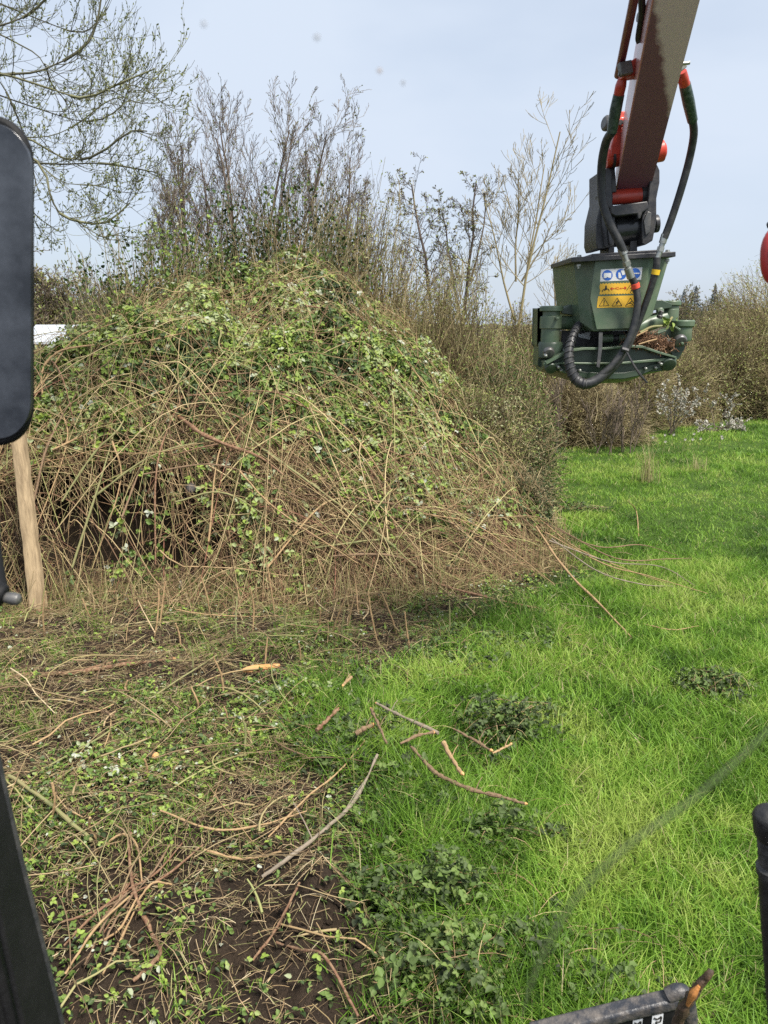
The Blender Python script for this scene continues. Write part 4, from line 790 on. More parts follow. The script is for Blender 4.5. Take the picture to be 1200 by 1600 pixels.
spots = [(145, 980), (128, 960), (160, 930), (250, 985), (282, 1000), (105, 1010), (70, 1000), (240, 1000), (330, 965), (370, 1010), (395, 990), (500, 985), (517, 1000), (535, 1010), (540, 985), (560, 960), (430, 970), (450, 1010), (590, 1000), (620, 985), (640, 1010), (700, 1000), (668, 960), (350, 1090), (310, 1110), (300, 1060), (355, 1130), (150, 1310), (200, 1095), (60, 1140), (230, 1220), (415, 1060), (470, 1040), (382, 1190), (80, 1290)]
for k, (u, v) in enumerate(spots):
    g = on_ground([(u, v)], 0)[0]; h = rg.uniform(.14, .52) if v < 1050 else rg.uniform(.1, .3); d = np.array((rg.normal(0, .14), rg.normal(0, .14), 1.0))
    rod('cut_stalk', 'thin cut stem standing upright in the cleared strip', 'cut stem', [g, g + d * h * .5 + rg.normal(0, .01, 3), g + d * h], [.0075, .0068, .006], M[('cane_tan', 'bark_green', 'cane_tan', 'cane_tan')[k % 4]], 'cut stems standing in the cleared strip', seed=k)

# timber post
def post():
    a = np.array((P(60, 948, 6.78)[0], 6.78, 0.0)); e = thing('fence_post', 'weathered split timber post standing in the brambles below the wing mirror', 'post', a)
    top = P(26, 655, 6.95)
    n = 22; V = []; rg = np.random.default_rng(12)
    for i in range(n + 1):
        t_ = i / n; c = a + (top - a) * t_ - np.array((0, 0, .15)) * (1 - t_)
        w, dpt = (.066 - .010 * t_) * (1 + .04 * rg.normal()), (.05 - .008 * t_)
        for x, y in ((-1, -.8), (-.35, -1), (.3, -.92), (1, -.7), (1.05, .7), (.2, 1), (-.9, .85)): V.append(c + np.array((x * w + rg.normal(0, .002), y * dpt + rg.normal(0, .002), (rg.normal(0, .02) + .03 * x) if i == n else 0)))
    F = [[i * 7 + k, i * 7 + (k + 1) % 7, (i + 1) * 7 + (k + 1) % 7, (i + 1) * 7 + k] for i in range(n) for k in range(7)] + [list(range(n * 7, n * 7 + 7)), list(range(7))[::-1]]
    mb = MB(); mb.raw(V, F); mb.build('timber', M['post_wood'], e, sharp=25)
post()

# clods on the churned soil
def clods():
    import bmesh
    bm = bmesh.new(); bmesh.ops.create_icosphere(bm, subdivisions=1, radius=1); bm.verts.ensure_lookup_table()
    bv = np.array([v.co for v in bm.verts]); bf = np.array([[v.index for v in f.verts] for f in bm.faces]); bm.free()
    rg = np.random.default_rng(31); n = 24000; y = 2.0 + 4.6 * rg.random(n) ** 1.5; x = rg.uniform(-1, 1, n) * (y * .55 + .8)
    k = (grass_d(x, y) < -.05) & (rg.random(n) < (.25 + .75 * sstep(4.4, 2.6, y)) * sstep(.35, .6, fbm(x * 2.1, y * 2.1, 83))); x, y = x[k], y[k]; n = len(x)
    sz = .003 + .028 * rg.random(n) ** 6; sc = sz[:, None, None] * rg.uniform(.6, 1.2, (n, 1, 3)) * [1, 1, .7]
    w = 1 + .28 * np.sin(bv[None] @ rg.normal(0, 2.2, (n, 3, 3)) + rg.uniform(0, 6, (n, 1, 3))).sum(2, keepdims=True) / 1.7
    V = bv[None] * w * sc + np.stack([x, y, soil_clods(x, y) + sz * .25], 1)[:, None]
    F = (bf[None] + (np.arange(n) * len(bv))[:, None, None]).reshape(-1, 3)
    tag(mesh_np('soil_crumbs', V.reshape(-1, 3), [F], M['soil'], None, np.zeros(n * len(bv)), True), 'crumbs and clods of dark soil on the churned ground', 'soil', kind='stuff')
clods()
# weeds
wa = Acc(); rng = np.random.default_rng(90)
n = 30000; x, y = scatter(n, 2.0, 6.2, 0); g = grass_d(x, y)
k = (rng.random(n) < sstep(-.4, .1, g) * sstep(.95, .35, g) * sstep(.40, .62, fbm(x * 3.0, y * 3.0, 15)) * .75); x, y = x[k], y[k]; N = len(x)
hh = .03 + .22 * fbm(x * 5, y * 5, 25) * rng.random(N)
for q in compound(rng, np.stack([x, y, soil_clods(x, y) + hh], 1), unit(np.stack([rng.normal(0, .5, N), rng.normal(-.15, .5, N), np.ones(N)], 1)), .026 * rng.uniform(.5, 1.5, N), np.clip(rng.normal(.38, .2, N), 0, .95), .75): wa.add(*q)
tag(wa.build('low_weeds', M['weed_leaf']), 'dull leafy weeds creeping along the near edge of the grass', 'weeds', kind='stuff')
wt = Acc(); n = 1500; x, y = scatter(n, 2.0, 6.2, 0); g = grass_d(x, y); k = rng.random(n) < sstep(-.4, .1, g) * sstep(1.0, .4, g); x, y = x[k], y[k]; N = len(x); t5 = np.linspace(0, 1, 6)[None, :]; a_ = rng.uniform(0, 6.28, N)[:, None]; ln = rng.uniform(.08, .4, N)[:, None]
wt.tubes(np.stack([x[:, None] + np.cos(a_) * ln * t5, y[:, None] + np.sin(a_) * ln * t5, soil_clods(x, y)[:, None] + ln * .8 * t5 * (1.25 - t5)], -1), np.full((N, 6), .0016), rng.uniform(0, .9, N))
tag(wt.build('weed_stems', M['cane']), 'thin trailing stems among the weeds at the edge of the grass', 'weed stems', kind='stuff')
def weed(label, u, v, r, h, n, seed, lo=.05, hi=.5, group='dark weed patches in the grass'):
    rg = np.random.default_rng(seed); g = on_ground([(u, v)], 0)[0]; e = thing('weed_patch', label, 'weed patch', g, group); n = int(n * 1.5)
    r *= 1.35; cx, cy = rg.normal(0, r * .5, (9, 2)).T; i = rg.integers(0, 9, n); x = g[0] + cx[i] + rg.normal(0, r * .22, n); y = g[1] + (cy[i] + rg.normal(0, r * .22, n)) * .8; rr = np.minimum(np.hypot(x - g[0], y - g[1]), r * 1.3)
    z = gz(x, y) + .02 + h * rg.random(n) * (1.3 - rr / r * .8) * rg.uniform(.5, 1.25, 9)[i]; a = Acc()
    for q in compound(rg, np.stack([x, y, z], 1), unit(np.stack([rg.normal(0, .6, n), rg.normal(-.1, .6, n), np.ones(n)], 1)), .028 * rg.uniform(.6, 1.4, n), np.clip(rg.uniform(lo, hi + .2, n), 0, 1), .7): a.add(*q)
    a.build('leaves', M['weed_leaf'] if hi < .72 else M['bramble_leaf'], e)
    m_ = 40; i = rg.integers(0, n, m_); b = np.stack([g[0] + rg.normal(0, r * .4, m_), g[1] + rg.normal(0, r * .4, m_), np.full(m_, g[2])], 1); t5 = np.linspace(0, 1, 5)[None, :, None]
    tip_ = np.stack([x[i], y[i], z[i]], 1)[:, None]; a = Acc(); a.tubes(b[:, None] * (1 - t5) + tip_ * t5 + np.array((0, 0, .05)) * np.sin(math.pi * t5), np.full((m_, 5), .0018), rg.uniform(.1, .8, m_)); a.build('stalks', M['cane'], e)
weed('dark nettle patch in the grass at the right edge, below the sprawled canes', 1115, 1085, .30, .17, 300, 1)
weed('dark weed patch beside the near tall grass, right of the uppermost grey stick', 770, 1150, .32, .22, 330, 2, .05, .42)
weed('leafy bramble patch at bottom centre beside the dark soil', 690, 1420, .26, .24, 420, 3, .1, .55)
weed('bramble patch with grey leaves right of the longest broken stick', 790, 1340, .22, .20, 260, 4, .1, .6)
weed('dim bramble patch around the stub ends left of the broken sticks', 560, 1180, .32, .2, 320, 5, .02, .4)
weed('leafy patch at the bottom edge beside the tall grass', 720, 1560, .26, .18, 260, 6, .15, .68)
weed('dark creeping weed patch by the right foot of the mound', 915, 800, .3, .12, 170, 9)
weed('fresh green weed patch on the cleared strip beside the orange wood chip', 480, 1120, .28, .12, 240, 12, .4, .8)
weed('fresh green plant with round leaves on the cleared strip', 375, 1155, .12, .16, 60, 13, .5, .75)
weed('light green seedling patch at the left of the cleared strip', 150, 1195, .22, .08, 150, 14, .45, .85)
# dry grass tuft and pale flowers in the meadow
def tuft(label, u, v, h, n, seed):
    rg = np.random.default_rng(seed); g = on_ground([(u, v)], 0)[0]; e = thing('dry_grass_tuft', label, 'grass tuft', g, 'dry grass tufts'); Pt = g + np.stack([rg.normal(0, .09, n), rg.normal(0, .09, n), np.zeros(n)], 1)
    a = Acc(); a.add(*blades(rg, Pt, h * rg.uniform(.5, 1.1, n), np.full(n, .010), rg.uniform(.1, .5, n), rg.uniform(.93, 1, n))); a.build('blades', M['grass'], e)
tuft('tall pale dry grass tuft below the machine head in the meadow', 1012, 755, .72, 60, 1)
tuft('small pale dry grass tuft right of the tall one', 1088, 738, .4, 34, 2)
rg = np.random.default_rng(44)
for k in range(12):
    u, v = 1000 + rg.uniform(0, 125), 702 + rg.normal(0, 5); g = on_ground([(u, v)], 0)[0]; e = thing('pale_flower', 'small pale yellow flower standing in the far meadow', 'flower', g, 'pale flowers in the far meadow')
    mb = MB(); mb.pipe([g, g + (.02, 0, .12), g + (.03, -.02, .24)], .005, 5, 3); mb.build('stalk', M['bark_green'], e)
    a = Acc(); c = np.repeat([g + (.03, -.03, .25)], 7, 0); th = np.arange(7) * .9; a.leaves(c, np.stack([np.cos(th), np.full(7, -.35), np.sin(th)], 1), np.repeat([[0, -1., .2]], 7, 0), .034, .55, rg.uniform(.3, .7, 7)); a.build('petals', M['blossom'], e)

# ------------------------------------------------------------------ excavator arm, quick hitch and cutting head
def arm():
    e = thing('excavator_arm', 'red excavator dipper arm with dark underside reaching in from the top right corner', 'excavator arm', P(988, 299, 5.2))
    b0 = P(988, 300, 5.2); b1 = P(1056, 0, 3.95); d = b1 - b0; b2 = b1 + d * .75
    dn = unit(d); rt = unit(np.cross(dn, (0, 0, 1.0))) * -1
    if rt[0] < 0: rt = -rt
    nrm = unit(np.cross(rt, dn)); 
    if nrm[2] < 0: nrm = -nrm
    w = .104
    def ring(c, ww, hh): return [c - rt * ww, c + rt * ww, c + rt * ww + nrm * hh, c - rt * ww + nrm * hh]
    R = [ring(b0, w, .16), ring(b0 + d * .35, w, .26), ring(b1, w, .33), ring(b2, w, .36)]
    F = []
    for i in range(3):
        for k in range(4): F.append([i * 4 + k, i * 4 + (k + 1) % 4, i * 4 + 4 + (k + 1) % 4, i * 4 + 4 + k])
    mb = MB(); mb.raw([q for r_ in R for q in r_], F + [[0, 1, 2, 3], [12, 13, 14, 15]]); mb.build('dipper', M['faded_red'], e, .006)
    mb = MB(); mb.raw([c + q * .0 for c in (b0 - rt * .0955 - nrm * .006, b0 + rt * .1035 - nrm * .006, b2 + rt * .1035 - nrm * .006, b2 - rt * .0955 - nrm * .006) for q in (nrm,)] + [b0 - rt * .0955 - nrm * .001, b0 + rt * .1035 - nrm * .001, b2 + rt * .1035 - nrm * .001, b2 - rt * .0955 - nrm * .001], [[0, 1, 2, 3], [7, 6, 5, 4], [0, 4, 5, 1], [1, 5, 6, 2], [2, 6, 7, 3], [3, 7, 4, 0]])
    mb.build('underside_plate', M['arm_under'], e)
    # hard pipe, clamps, unions
    mb = MB(); mb.pipe([P(966, 118, 4.62), P(978, 60, 4.35), P(992, -10, 4.05), P(1004, -90, 3.7)], PX(6.2, 4.4), 14); mb.build('hard_pipe', M['maroon'], e)
    mb = MB(); mb.pix([(972, 96), (987, 94), (1003, 84), (1003, 116), (990, 118), (975, 120)], 4.50, .09); mb.build('pipe_bracket', M['red_paint'], e, .006)
    mb = MB(); mb.pix([(968, 97), (987, 93), (990, 113), (972, 117)], 4.46, .05); mb.cyl(P(966, 116, 4.5), P(982, 114, 4.5), PX(3, 4.5)); mb.cyl(P(969, 98, 4.5), P(969, 117, 4.5), PX(2, 4.5), n=10); mb.build('pipe_clamp', M['grey_steel'], e, .003)
    mb = MB(); mb.pipe([P(1001, -20, 4.15), P(1003, 10, 4.22), P(1002, 30, 4.28), P(998, 58, 4.35), P(1000, 66, 4.36)], PX(5, 4.3), 12); mb.cyl(P(996, 27, 4.3), P(1006, 27, 4.3), PX(6, 4.3)); mb.build('spare_coupling', M['black_steel'], e)
    mb = MB(); mb.pix([(1058, 100), (1072, 98), (1074, 104), (1064, 112), (1058, 110)], 4.42, .06); mb.cyl(P(1062, 100, 4.4), P(1078, 98, 4.4), PX(2.6, 4.4)); mb.build('pipe_clamp', M['bolt'], e, .003)
    # bucket link and pins
    mb = MB(); mb.pix([(968, 174), (980, 173), (979, 206), (972, 240), (954, 246), (955, 228), (962, 205)], 5.06, .07); mb.lathe(P(969.5, 192, 5.06), (0, -1, 0), [(0, PX(7, 5)), (.025, PX(7, 5)), (.03, PX(6.2, 5))]); mb.build('bucket_link', M['red_paint'], e, .006)
    mb = MB(); mb.lathe(P(969.5, 192, 5.02), (0, -1, 0), [(0, PX(3.6, 5)), (.012, PX(3.6, 5))]); mb.build('link_pin', M['black_steel'], e)
    mb = MB(); mb.lathe(P(950, 193, 5.0), (-1, -.25, .1), [(0, PX(11, 5)), (.018, PX(11, 5)), (.03, PX(8, 5))], 28); mb.build('pin_washer', M['grey_steel'], e, .003)
    mb = MB(); mb.cyl(P(946, 249, 5.12), P(977, 243, 5.12), PX(13.5, 5.1), n=30); mb.build('pin_boss', M['red_paint'], e, .006)
    mb = MB(); mb.cyl(P(1015, 239, 5.1), P(1036, 235, 5.1), PX(15.5, 5.1), n=30); mb.cyl(P(1036, 235, 5.1), P(1039, 234.5, 5.1), PX(11, 5.1), n=30); mb.build('pin_boss', M['red_paint'], e, .006)
    mb = MB(); mb.cyl(P(955, 249, 5.115), P(959, 248.5, 5.115), PX(14.3, 5.1), n=30); mb.build('boss_band', M['black_steel'], e)
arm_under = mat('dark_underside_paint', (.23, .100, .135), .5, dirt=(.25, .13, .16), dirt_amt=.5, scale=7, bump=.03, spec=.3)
# pale reflection painted into the plate's colour, ragged-edged, over its upper part
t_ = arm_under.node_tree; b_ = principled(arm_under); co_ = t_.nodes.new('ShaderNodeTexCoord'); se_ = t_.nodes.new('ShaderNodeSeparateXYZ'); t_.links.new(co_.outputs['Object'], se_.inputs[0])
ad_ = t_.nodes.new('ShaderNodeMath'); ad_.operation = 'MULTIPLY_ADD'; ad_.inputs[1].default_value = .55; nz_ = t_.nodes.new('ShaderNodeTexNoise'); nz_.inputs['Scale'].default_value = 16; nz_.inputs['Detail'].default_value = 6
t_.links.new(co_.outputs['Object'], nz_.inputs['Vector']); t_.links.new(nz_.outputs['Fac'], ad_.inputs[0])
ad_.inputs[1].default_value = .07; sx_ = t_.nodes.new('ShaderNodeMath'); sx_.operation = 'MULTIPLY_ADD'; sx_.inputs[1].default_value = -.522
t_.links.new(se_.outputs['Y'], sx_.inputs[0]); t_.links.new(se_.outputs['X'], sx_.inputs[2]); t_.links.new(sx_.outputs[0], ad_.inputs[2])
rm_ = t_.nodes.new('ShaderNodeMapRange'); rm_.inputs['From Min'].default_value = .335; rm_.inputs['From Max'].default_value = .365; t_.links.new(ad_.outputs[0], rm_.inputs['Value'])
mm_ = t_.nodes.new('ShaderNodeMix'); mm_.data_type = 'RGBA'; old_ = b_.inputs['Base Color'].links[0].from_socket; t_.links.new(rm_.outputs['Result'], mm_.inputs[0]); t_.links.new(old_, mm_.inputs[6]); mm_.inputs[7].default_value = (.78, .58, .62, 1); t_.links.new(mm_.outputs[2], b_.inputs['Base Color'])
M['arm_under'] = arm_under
arm()

def hitch():
    e = thing('quick_hitch', 'black pin-on quick hitch between the red arm and the green head', 'quick hitch', P(980, 385, 5.2))
    mb = MB(); mb.pix([(940, 266), (952, 262), (957, 268), (957, 318), (962, 330), (960, 384), (942, 389), (934, 390), (931, 380), (932, 345), (940, 312)], 5.08, .30); mb.build('side_plate', M['black_steel'], e, .006)
    mb = MB(); mb.pix([(1017, 262), (1027, 257), (1031, 266), (1031, 285), (1026, 310), (1026, 345), (1020, 376), (1008, 383), (1003, 381), (1003, 336), (1012, 322), (1014, 300)], 5.08, .30); mb.build('side_plate', M['black_steel'], e, .006)
    mb = MB(); mb.pix([(941, 300), (946, 298), (945, 345), (949, 384), (944, 386), (940, 346)], 5.068, .014); mb.pix([(949, 338), (957, 338), (955, 360), (957, 381), (952, 383), (950, 362)], 5.070, .012); mb.build('plate_rib', M['black_gloss'], e, .003)
    mb = MB(); mb.pix([(1006, 345), (1012, 330), (1018, 332), (1016, 362), (1009, 368)], 5.068, .014); mb.build('plate_rib', M['grey_steel'], e, .003)
    mb = MB(); mb.pix([(954, 322), (1012, 314), (1014, 326), (1004, 332), (1001, 342), (996, 342), (996, 334), (962, 338), (955, 334)], 5.04, .32); mb.build('cross_member', M['black_steel'], e, .006)
    mb = MB(); mb.cyl(P(957, 361, 5.22), P(1005, 355, 5.22), PX(24, 5.2), n=36); mb.cyl(P(998, 356, 5.22), P(1002, 355.5, 5.22), PX(25.5, 5.2), n=36); mb.build('pin_tube', M['black_gloss'], e, .004)
    mb = MB(); mb.cyl(P(928.5, 359, 5.2), P(936, 358, 5.2), PX(12.5, 5.2), n=28); mb.build('pin_end', M['black_steel'], e, .004)
    mb = MB(); mb.cyl(P(1021, 350, 5.2), P(1028, 349, 5.2), PX(13, 5.2), n=28); mb.build('pin_end', M['black_steel'], e, .004)
    mb = MB(); mb.cyl(P(932, 315, 5.2), P(940, 314, 5.2), PX(9, 5.2), n=28); mb.build('pin_end', M['black_steel'], e, .004)
    mb = MB(); mb.cyl(P(953, 309, 5.17), P(1002, 305, 5.17), PX(11, 5.2), n=30); mb.build('bushing', M['red_paint'], e, .004)
    mb = MB(); mb.cyl(P(1001, 305, 5.17), P(1015, 304, 5.17), PX(12.5, 5.2), n=30); mb.cyl(P(948, 309.5, 5.17), P(954, 309, 5.17), PX(12.5, 5.2), n=30); mb.build('bushing_collar', M['black_steel'], e, .004)
    mb = MB(); mb.pix([(947, 264), (961, 261), (964, 300), (950, 302)], 5.12, .22); mb.build('ear', M['black_steel'], e, .006)
    for us in ((950, 399, 951, 376, 960, 376, 960, 398), (983, 396, 986, 372, 996, 372, 996, 395)):
        mb = MB(); mb.pix([(us[i], us[i + 1]) for i in range(0, 8, 2)], 5.16, .20); mb.build('hanger', M['black_steel'], e, .004)
M['black_gloss'] = mat('oily_black_steel', (.020, .020, .024), .28, dirt=(.06, .06, .06), dirt_amt=.5, scale=12, coat=.3)
hitch()

def head():
    e = thing('cutting_head', 'olive green hydraulic grapple shear with warning stickers hanging from the black hitch', 'grapple shear', P(960, 590, 5.3))
    Yc, Yw = 5.08, 5.20
    O = [(896, 409, Yw), (930, 406, Yc), (1016, 401, Yc), (1046, 403, Yw), (1020, 491, Yw - .03), (992, 516, Yc + .01), (928, 518, Yc + .01), (907, 504, Yw - .03)]
    V = [P(*o) for o in O]; c0 = np.mean(V, 0)
    I = [P(922, 468, Yc), P(1007, 462, Yc)]
    Bk = [np.array((c0[0] + (v[0] - c0[0]) * 1.05 - .035, 5.62, v[2])) for v in V]
    F = [[0, 1, 8, 6, 7], [1, 2, 9, 5, 6, 8], [2, 3, 4, 5, 9], list(range(17, 9, -1))] + [[i, (i + 1) % 8, 10 + (i + 1) % 8, 10 + i] for i in range(8)]
    mb = MB(); mb.raw(V + I + Bk, F); mb.build('housing', M['green_paint'], e, .006, sharp=18)
    mb = MB(); mb.pix([(930, 408), (1016, 402), (1009, 458), (990, 513), (932, 515), (922, 466)], Yc - .014, .012); mb.build('front_plate', M['green_paint'], e, .003)
    mb = MB(); mb.prism([P(893, 402, 5.03), P(1056, 393, 5.03), P(1056, 401, 5.03), P(893, 410, 5.03)], (0, .62, 0)); mb.build('mounting_plate', M['black_steel'], e, .004)
    mb = MB(); mb.prism([P(925, 396.5, 5.06), P(1027, 390, 5.06), P(1029, 396, 5.06), P(924, 401.5, 5.06)], (0, .52, 0)); mb.build('adapter_plate', M['black_steel'], e, .004)
    for u, v in ((904, 416), (1042, 408)):
        mb = MB(); mb.lathe(P(u, v + 4, 5.09), (0, 0, 1), [(0, PX(2, 5)), (PX(3, 5), PX(2, 5)), (PX(3, 5), PX(3.6, 5)), (PX(7, 5), PX(3.6, 5))], 6); mb.build('bolt', M['bolt'], e, .001)
    for u, v in ((905, 402), (1043, 394)):
        mb = MB(); mb.lathe(P(u, v, 5.12), (0, 0, 1), [(0, PX(4.5, 5)), (PX(1, 5), PX(4.5, 5)), (PX(1, 5), PX(3.4, 5)), (PX(3.5, 5), PX(3.4, 5))], 6); mb.build('bolt', M['bolt'], e, .001)
    Z = (0, 0, 1)
    def boss(u, vt, vb, Y, r, prof, m='green_paint', name='pivot_boss'):
        a = P(u, vb, Y); h = P(u, vt, Y)[2] - a[2]; R = PX(r, Y); mb = MB(); mb.lathe(a, Z, [(h * t, R * k) for t, k in prof], 32); return mb.build(name, M[m], e, .003)
    boss(859, 478, 537, 5.25, 17, [(0, .86), (.38, .86), (.40, .86), (.401, 1.0), (.72, 1.0), (.74, .78), (.86, .78), (.861, 1.08), (.97, 1.08), (1, .98)])
    boss(859, 534, 560, 5.25, 19.5, [(0, .8), (.05, .98), (.86, 1.0), (1, .9)], 'dark_green_paint', 'pivot_flange')
    boss(1046, 470, 506, 5.42, 13.5, [(0, .92), (.62, .92), (.63, .9), (.80, .9), (.801, 1.1), (.97, 1.1), (1, 1.0)])
    boss(1064, 500, 533, 5.22, 15.5, [(0, .9), (.08, .98), (.66, .98), (.67, 1.06), (.72, 1.15), (.95, 1.18), (1, 1.08)])
    def flat(name, uv, Y, dep, m='dark_green_paint', bev=.004): mb = MB(); mb.pix(uv, Y, dep); return mb.build(name, M[m], e, bev)
    flat('claw_side', [(841, 482), (852, 482), (846, 536), (842, 540), (840, 572), (862, 584), (884, 590), (884, 556), (862, 556), (840, 540)], 5.28, .18)
    flat('claw_side', [(1050, 534), (1078, 528), (1070, 546), (1060, 562), (1052, 558), (1046, 548)], 5.24, .16)
    flat('link_arm', [(876, 484), (904, 470), (908, 494), (878, 490)], 5.30, .16)
    flat('link_arm', [(1016, 470), (1034, 468), (1050, 475), (1050, 481), (1030, 484), (1012, 486)], 5.34, .18)
    flat('claw_arm', [(1002, 524), (1030, 519), (1056, 510), (1058, 526), (1028, 532), (1002, 538)], 5.24, .12, 'green_paint')
    mb = MB(); mb.cyl(P(872, 505, 5.32), P(920, 503, 5.38), PX(10.5, 5.3), n=26); mb.build('ram', M['green_paint'], e, .003)
    mb = MB(); mb.cyl(P(985, 516, 5.36), P(1040, 496, 5.40), PX(12, 5.3), n=26); mb.lathe(P(1030, 486, 5.3), (0, -1, 0), [(0, PX(6, 5)), (.03, PX(6, 5)), (.035, PX(4, 5))], 8); mb.build('ram', M['green_paint'], e, .003)
    mb = MB(); mb.lathe(P(1030, 497, 5.26), (.2, -.3, 1), [(0, PX(5, 5)), (.02, PX(5, 5)), (.02, PX(3.5, 5)), (.05, PX(3.5, 5))], 8); mb.build('hose_union', M['grey_steel'], e, .002)
    flat('inner_frame', [(878, 516), (930, 518), (1000, 516), (1000, 545), (940, 548), (900, 548), (880, 556), (876, 540)], 5.42, .14, 'black_steel')
    for a, b in ((938, 957), (966, 985)): mb = MB(); mb.cyl(P(a, 529, 5.2), P(b, 528.5, 5.2), PX(6.5, 5.2), n=22); mb.build('cross_tube', M['green_paint'], e, .002)
    mb = MB(); mb.cyl(P(956, 529, 5.2), P(967, 528.5, 5.2), PX(5, 5.2), n=20); mb.build('tube_collar', M['black_steel'], e)
    flat('serial_plate', [(895, 516), (907, 522), (922, 518), (922, 531), (905, 527)], 5.40, .006, 'white', 0)
    # jaws: an upper ledge, a standing front web, a curved lower blade
    flat('jaw_ledge', [(853, 566), (878, 552), (898, 545), (912, 543), (945, 543), (985, 539), (1004, 540), (1030, 549), (1057, 557), (1057, 560), (1030, 553), (1004, 544), (985, 543), (945, 546.5), (912, 547), (898, 549), (880, 556), (854, 570)], 5.10, .34, 'green_paint', .002)
    flat('jaw_web', [(853, 569), (880, 555), (898, 548.5), (912, 546.5), (945, 546), (985, 542.5), (1004, 543.5), (1030, 552.5), (1056, 559.5), (1056, 572), (1040, 579), (996, 583), (958, 585), (915, 583), (872, 580), (852, 575)], 5.16, .05)
    flat('jaw_rib', [(850, 567.5), (880, 566), (930, 566.5), (975, 565.5), (1020, 561), (1055, 557.5), (1058, 560), (1058, 563), (1020, 565.5), (975, 569), (930, 569.5), (880, 569), (850, 572)], 5.12, .05, 'green_paint', .003)
    n = 9; pr = [(-.02, 0), (.05, -.012), (.16, -.035), (.28, -.03), (.36, .0)]
    V = []; ul = [(851, 574), (872, 581), (895, 588), (915, 592), (945, 593.5), (975, 593), (1000, 588), (1018, 580), (1054, 573)]
    for u, v in ul:
        q = P(u, v - 11, 5.15); q2 = P(u, v, 5.15); V += [q, q2 + (0, 0, .004)] + [q2 + (0, y, z) for y, z in pr[1:]] + [q + (0, .36, 0)]
    k = 7; F = [[i * k + j, i * k + j + 1, (i + 1) * k + j + 1, (i + 1) * k + j] for i in range(n - 1) for j in range(k - 1)] + [[i * k + k - 1, i * k, (i + 1) * k, (i + 1) * k + k - 1] for i in range(n - 1)] + [list(range(k)), [(n - 1) * k + j for j in range(k)]]
    mb = MB(); mb.raw(V, F); mb.build('lower_blade', M['dark_green_paint'], e, .004)
    for u, v, r in ((857, 549, 9), (860, 573, 10), (1044, 567, 12), (1062, 531, 10.5)):
        mb = MB(); a = P(u, v, 5.15 if v > 560 else 5.17); mb.lathe(a, (0, -1, -.55), [(0, PX(r, 5.1)), (.02, PX(r, 5.1)), (.03, PX(r * .85, 5.1)), (.034, PX(r * .4, 5.1))], 30); mb.build('pivot_pin', M['grey_steel'] if v < 565 else M['dark_green_paint'], e, .002)
    for u, v, Y in ((873, 574, 5.08), (877, 579, 5.10), (853, 556, 5.12), (906, 579, 5.13), (1033, 569, 5.09), (1009, 576, 5.13), (1025, 575, 5.13), (1066, 537, 5.13), (871, 498, 5.15), (1046, 503, 5.32), (1061, 515, 5.08)):
        mb = MB(); mb.lathe(P(u, v, Y), (0, -1, -.2), [(-.06, PX(2.6, 5.1)), (.006, PX(2.6, 5.1)), (.010, PX(1.6, 5.1))], 6); mb.build('bolt', M['bolt'] if Y > 5.0 and v > 545 else M['green_paint'], e, .001)
    flat('release_lever', [(936, 519), (942, 519), (941, 545), (937, 575), (932, 573), (935, 545)], 5.08, .012, 'grey_steel', .002)
    # hoses
    pL = [P(957, 205, 4.72), P(947, 222, 4.82), P(940, 260, 4.92), P(941, 310, 4.96), P(951, 345, 4.95), P(966, 375, 4.94), P(975, 396, 4.95)]
    pL2 = [P(985, 430, 4.97), P(993, 448, 4.98), P(996, 475, 4.98), P(990, 510, 4.98), P(978, 540, 4.98), P(958, 570, 4.98), P(935, 590, 5.0)]
    mb = MB(); mb.pipe(pL, PX(6.2, 5), 14); mb.build('hose', M['rubber'], e)
    mb = MB(); mb.pipe(pL2, PX(5.6, 5), 14); mb.build('hose', M['rubber'], e)
    mb = MB(); mb.pipe([P(971, 388, 4.95), P(975, 397, 4.95)], PX(6.6, 5), 14); mb.pipe([P(974, 395, 4.95), P(984, 428, 4.97)], PX(4.8, 5), 14); mb.cyl(P(978, 408, 4.955), P(980, 415, 4.96), PX(6.3, 5), n=6); mb.cyl(P(981, 419, 4.96), P(986, 434, 4.972), PX(6.2, 5), n=16); mb.build('hose_fitting', M['bolt'], e)
    mb = MB(); mb.pipe([P(992, 443, 4.975), P(993.5, 450, 4.98)], PX(6.6, 5), 14); mb.build('marker_band', M['orange_band'], e)
    pR = [P(1082, 186, 4.72), P(1084, 210, 4.78), P(1078, 245, 4.84), P(1066, 290, 4.88), P(1050, 340, 4.92), P(1038, 372, 4.94)]
    pR2 = [P(1027, 402, 4.95), P(1024, 425, 4.96), P(1013, 462, 4.99), P(997, 505, 5.02), P(982, 540, 5.03), P(965, 568, 5.03), P(945, 590, 5.03)]
    mb = MB(); mb.pipe(pR, PX(5.6, 4.9), 14); mb.build('hose', M['rubber'], e)
    mb = MB(); mb.pipe(pR2, PX(5.4, 4.9), 14); mb.build('hose', M['rubber'], e)
    mb = MB(); mb.pipe([P(1039, 366, 4.94), P(1035, 380, 4.945)], PX(5.6, 4.9), 14); mb.pipe([P(1036, 378, 4.945), P(1027, 404, 4.95)], PX(4.2, 4.9), 14); mb.cyl(P(1033, 386, 4.947), P(1031, 393, 4.948), PX(5.6, 4.9), n=6); mb.build('hose_fitting', M['bolt'], e)
    mb = MB(); mb.pipe([P(1025.5, 421, 4.958), P(1023.5, 429, 4.962)], PX(6.4, 4.9), 14); mb.build('marker_band', M['yellow_band'], e)
    loop = [P(958, 572, 5.0), P(935, 592, 5.0), P(915, 600, 5.0), P(900, 593, 5.02), P(891, 575, 5.03), P(889, 550, 5.05), P(895, 525, 5.10), P(905, 506, 5.2)]
